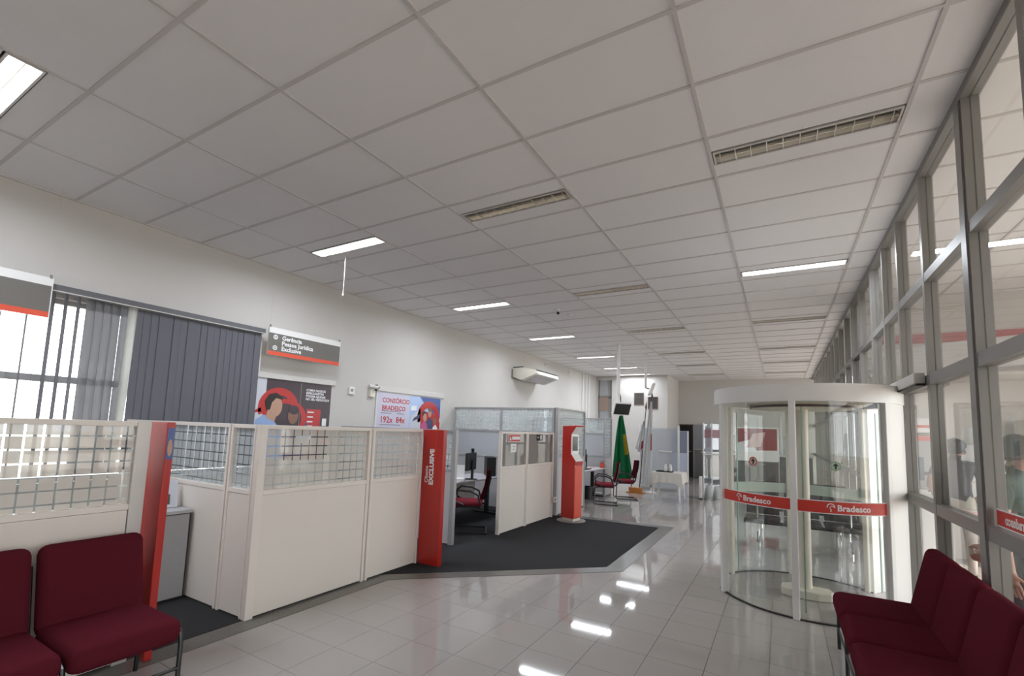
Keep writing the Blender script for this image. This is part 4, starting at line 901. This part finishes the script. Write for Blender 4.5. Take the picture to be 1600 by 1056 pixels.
def person(label, loc, rz, shirt, pants, arms, cap=False, glasses=False, S=1.0, bag=None):
    V, E, R, K = [], [], [], []
    def v(p, r): V.append(Vector(p)); R.append(r); return len(V)-1
    def chain(i, pts, kind):
        for p, r in pts:
            k = v(p, r); E.append((i, k)); K.append(kind); i = k
        return i
    pel = v((0, 0, .95), (.15, .12))
    ch_ = chain(pel, [((-.01, 0, 1.10), (.135, .10)), ((0, 0, 1.25), (.16, .115)), ((0, 0, 1.38), (.15, .10))], 'shirt')
    hd = chain(ch_, [((.0, 0, 1.46), (.062, .062))], 'shirt'); hd = chain(hd, [((.02, 0, 1.51), (.058, .06)), ((.025, 0, 1.56), (.075, .085)), ((.02, 0, 1.62), (.078, .092)), ((.01, 0, 1.68), (.065, .075))], 'skin')
    chain(len(V)-3, [((.105, 0, 1.575), (.016, .016)), ((.125, 0, 1.565), (.011, .011))], 'skin')          # nose
    for s in (-1, 1):
        hip = chain(pel, [((0, s*.09, .88), (.10, .095)), ((.02, s*.10, .49), (.066, .066)), ((-.01, s*.10, .10), (.042, .045))], 'pants')
        chain(hip, [((.05, s*.105, .05), (.042, .036)), ((.15, s*.115, .035), (.042, .03))], 'shoe')
        (ex, ey, ez), (wx, wy, wz) = arms[0 if s < 0 else 1]
        sh = chain(ch_, [((0, s*.17, 1.39), (.068, .068)), ((ex*.4, s*(.19+.4*(ey-.19)), 1.39+.4*(ez-1.39)), (.05, .05)) ], 'shirt')
        el = chain(sh, [((ex, s*ey, ez), (.040, .040)), ((wx, s*wy, wz), (.028, .028))], 'skin')
        d = (Vector((wx, s*wy, wz)) - Vector((ex, s*ey, ez))).normalized(); side = Vector((0, 0, 1)).cross(d); side = side.normalized() if side.length > .2 else Vector((1, 0, 0)); nrm = d.cross(side)
        W = Vector((wx, s*wy, wz)); palm = chain(el, [(W + d*.06, (.036, .022))], 'skin')
        for q, ln in enumerate((.075, .085, .08, .06)):
            o = side*(.03 - .02*q); chain(palm, [(W + d*.095 + o, (.0095, .0095)), (W + d*(.095+ln*.55) + o - nrm*.012, (.0085, .0085)), (W + d*(.09+ln) + o - nrm*.035, (.0075, .0075))], 'skin')
        chain(palm, [(W + d*.05 + side*.042, (.011, .011)), (W + d*.085 + side*.06 - nrm*.012, (.009, .009))], 'skin')
        chain(7, [((.01, s*.088, 1.585), (.016, .012))], 'skin')      # ear
    me = bpy.data.meshes.new('person'); me.from_pydata([tuple(p) for p in V], E, [])
    ob = bpy.data.objects.new('person', me); COL.objects.link(ob)
    sk = ob.modifiers.new('skin', 'SKIN'); ob.modifiers.new('sub', 'SUBSURF').levels = 2
    for i, sv in enumerate(me.skin_vertices[0].data): sv.radius = R[i]; sv.use_root = (i == 0)
    dg = bpy.context.evaluated_depsgraph_get(); me2 = bpy.data.meshes.new_from_object(ob.evaluated_get(dg))
    bpy.data.objects.remove(ob); me2.name = 'person'
    me2.materials.clear()
    mats = {'skin': M_SKIN, 'shirt': shirt, 'pants': pants, 'shoe': M_BLACKM}; names = list(mats)
    for n in names: me2.materials.append(mats[n])
    A = np.array([V[a] for a, b in E]); B = np.array([V[b] for a, b in E]); kd = np.array([names.index(k) for k in K])
    rad = np.array([max(min(R[a]), .02) for a, b in E])
    for p in me2.polygons:
        c = np.array(p.center); ab = B-A; tt = np.clip(((c-A)*ab).sum(1)/np.maximum((ab*ab).sum(1), 1e-9), 0, 1)
        dd = np.linalg.norm(A + ab*tt[:, None] - c, axis=1) - rad*.6
        p.material_index = int(kd[dd.argmin()]); p.use_smooth = True
    root = tag(link('person', me2, None, loc, (0, 0, rz)), label, 'person'); root.scale = (S, S, S)
    part('hair', MB().grid(lambda a, b: (.004 + .104*math.cos(a*2*PI)*math.sin(b*PI*.55), .098*math.sin(a*2*PI)*math.sin(b*PI*.55), 1.632 + .112*math.cos(b*PI*.55) - .075*b*b*(.5-.5*math.cos(a*2*PI))), 28, 10, .010), M_HAIR if not cap else M_BLACK, root, smooth=True)
    for s in (-1, 1): part('eye', MB().ball((.094, s*.032, 1.605), .011), M_WHITEP, root, smooth=True); part('pupil', MB().ball((.102, s*.032, 1.605), .006), M_BLACK, root, smooth=True)
    part('mouth', MB().tube([(.088, -.022, 1.535), (.098, 0, 1.533), (.088, .022, 1.535)], .005, 6), mat('lips', (.35,.12,.10), .5, noise=.05), root)
    if glasses:
        for s in (-1, 1): part('glasses_rim', MB().tube([(.110, s*.034+.024*math.cos(k*.6), 1.603+.018*math.sin(k*.6)) for k in range(10)], .003, 5, closed=True), M_BLACK, root)
        part('glasses_temple', MB().tube([(.110, -.058, 1.606), (.01, -.094, 1.606)], .003, 5).tube([(.110, .058, 1.606), (.01, .094, 1.606)], .003, 5).tube([(.112, -.012, 1.605), (.112, .012, 1.605)], .003, 5), M_BLACK, root)
    if cap: part('cap', MB().lathe([(.112, 1.62), (.112, 1.66), (.09, 1.71), (.04, 1.735)], 20).prism([(.05,-.08),(.19,-.055),(.205,0),(.19,.055),(.05,.08)], 1.622, 1.632), M_BLACK, root, smooth=True)
    return root
M_GRSH = mat('dark_green_shirt', (.045, .075, .06), .85, noise=.08); M_JEANS = mat('dark_trousers', (.05, .05, .06), .85, noise=.1); M_BEIGE = mat('beige_trousers', (.50, .46, .42), .85, noise=.06)
person('person in a dark cap and dark grey top standing at the cash machines', (1.93, 8.05, 0), math.radians(75), mat('grey_shirt', (.07,.07,.075), .85, noise=.06), M_BEIGE, (((.02,.25,1.12), (.22,.22,1.02)), ((.0,.26,1.12), (.20,.24,1.05))), cap=True)
person('person in a dark green shirt with glasses standing just behind the glass wall', (1.40, 4.56, 0), math.radians(-35), M_GRSH, M_JEANS, (((-.01,.25,1.12), (.03,.27,.86)), ((-.01,.25,1.12), (.04,.27,.86))), glasses=True)
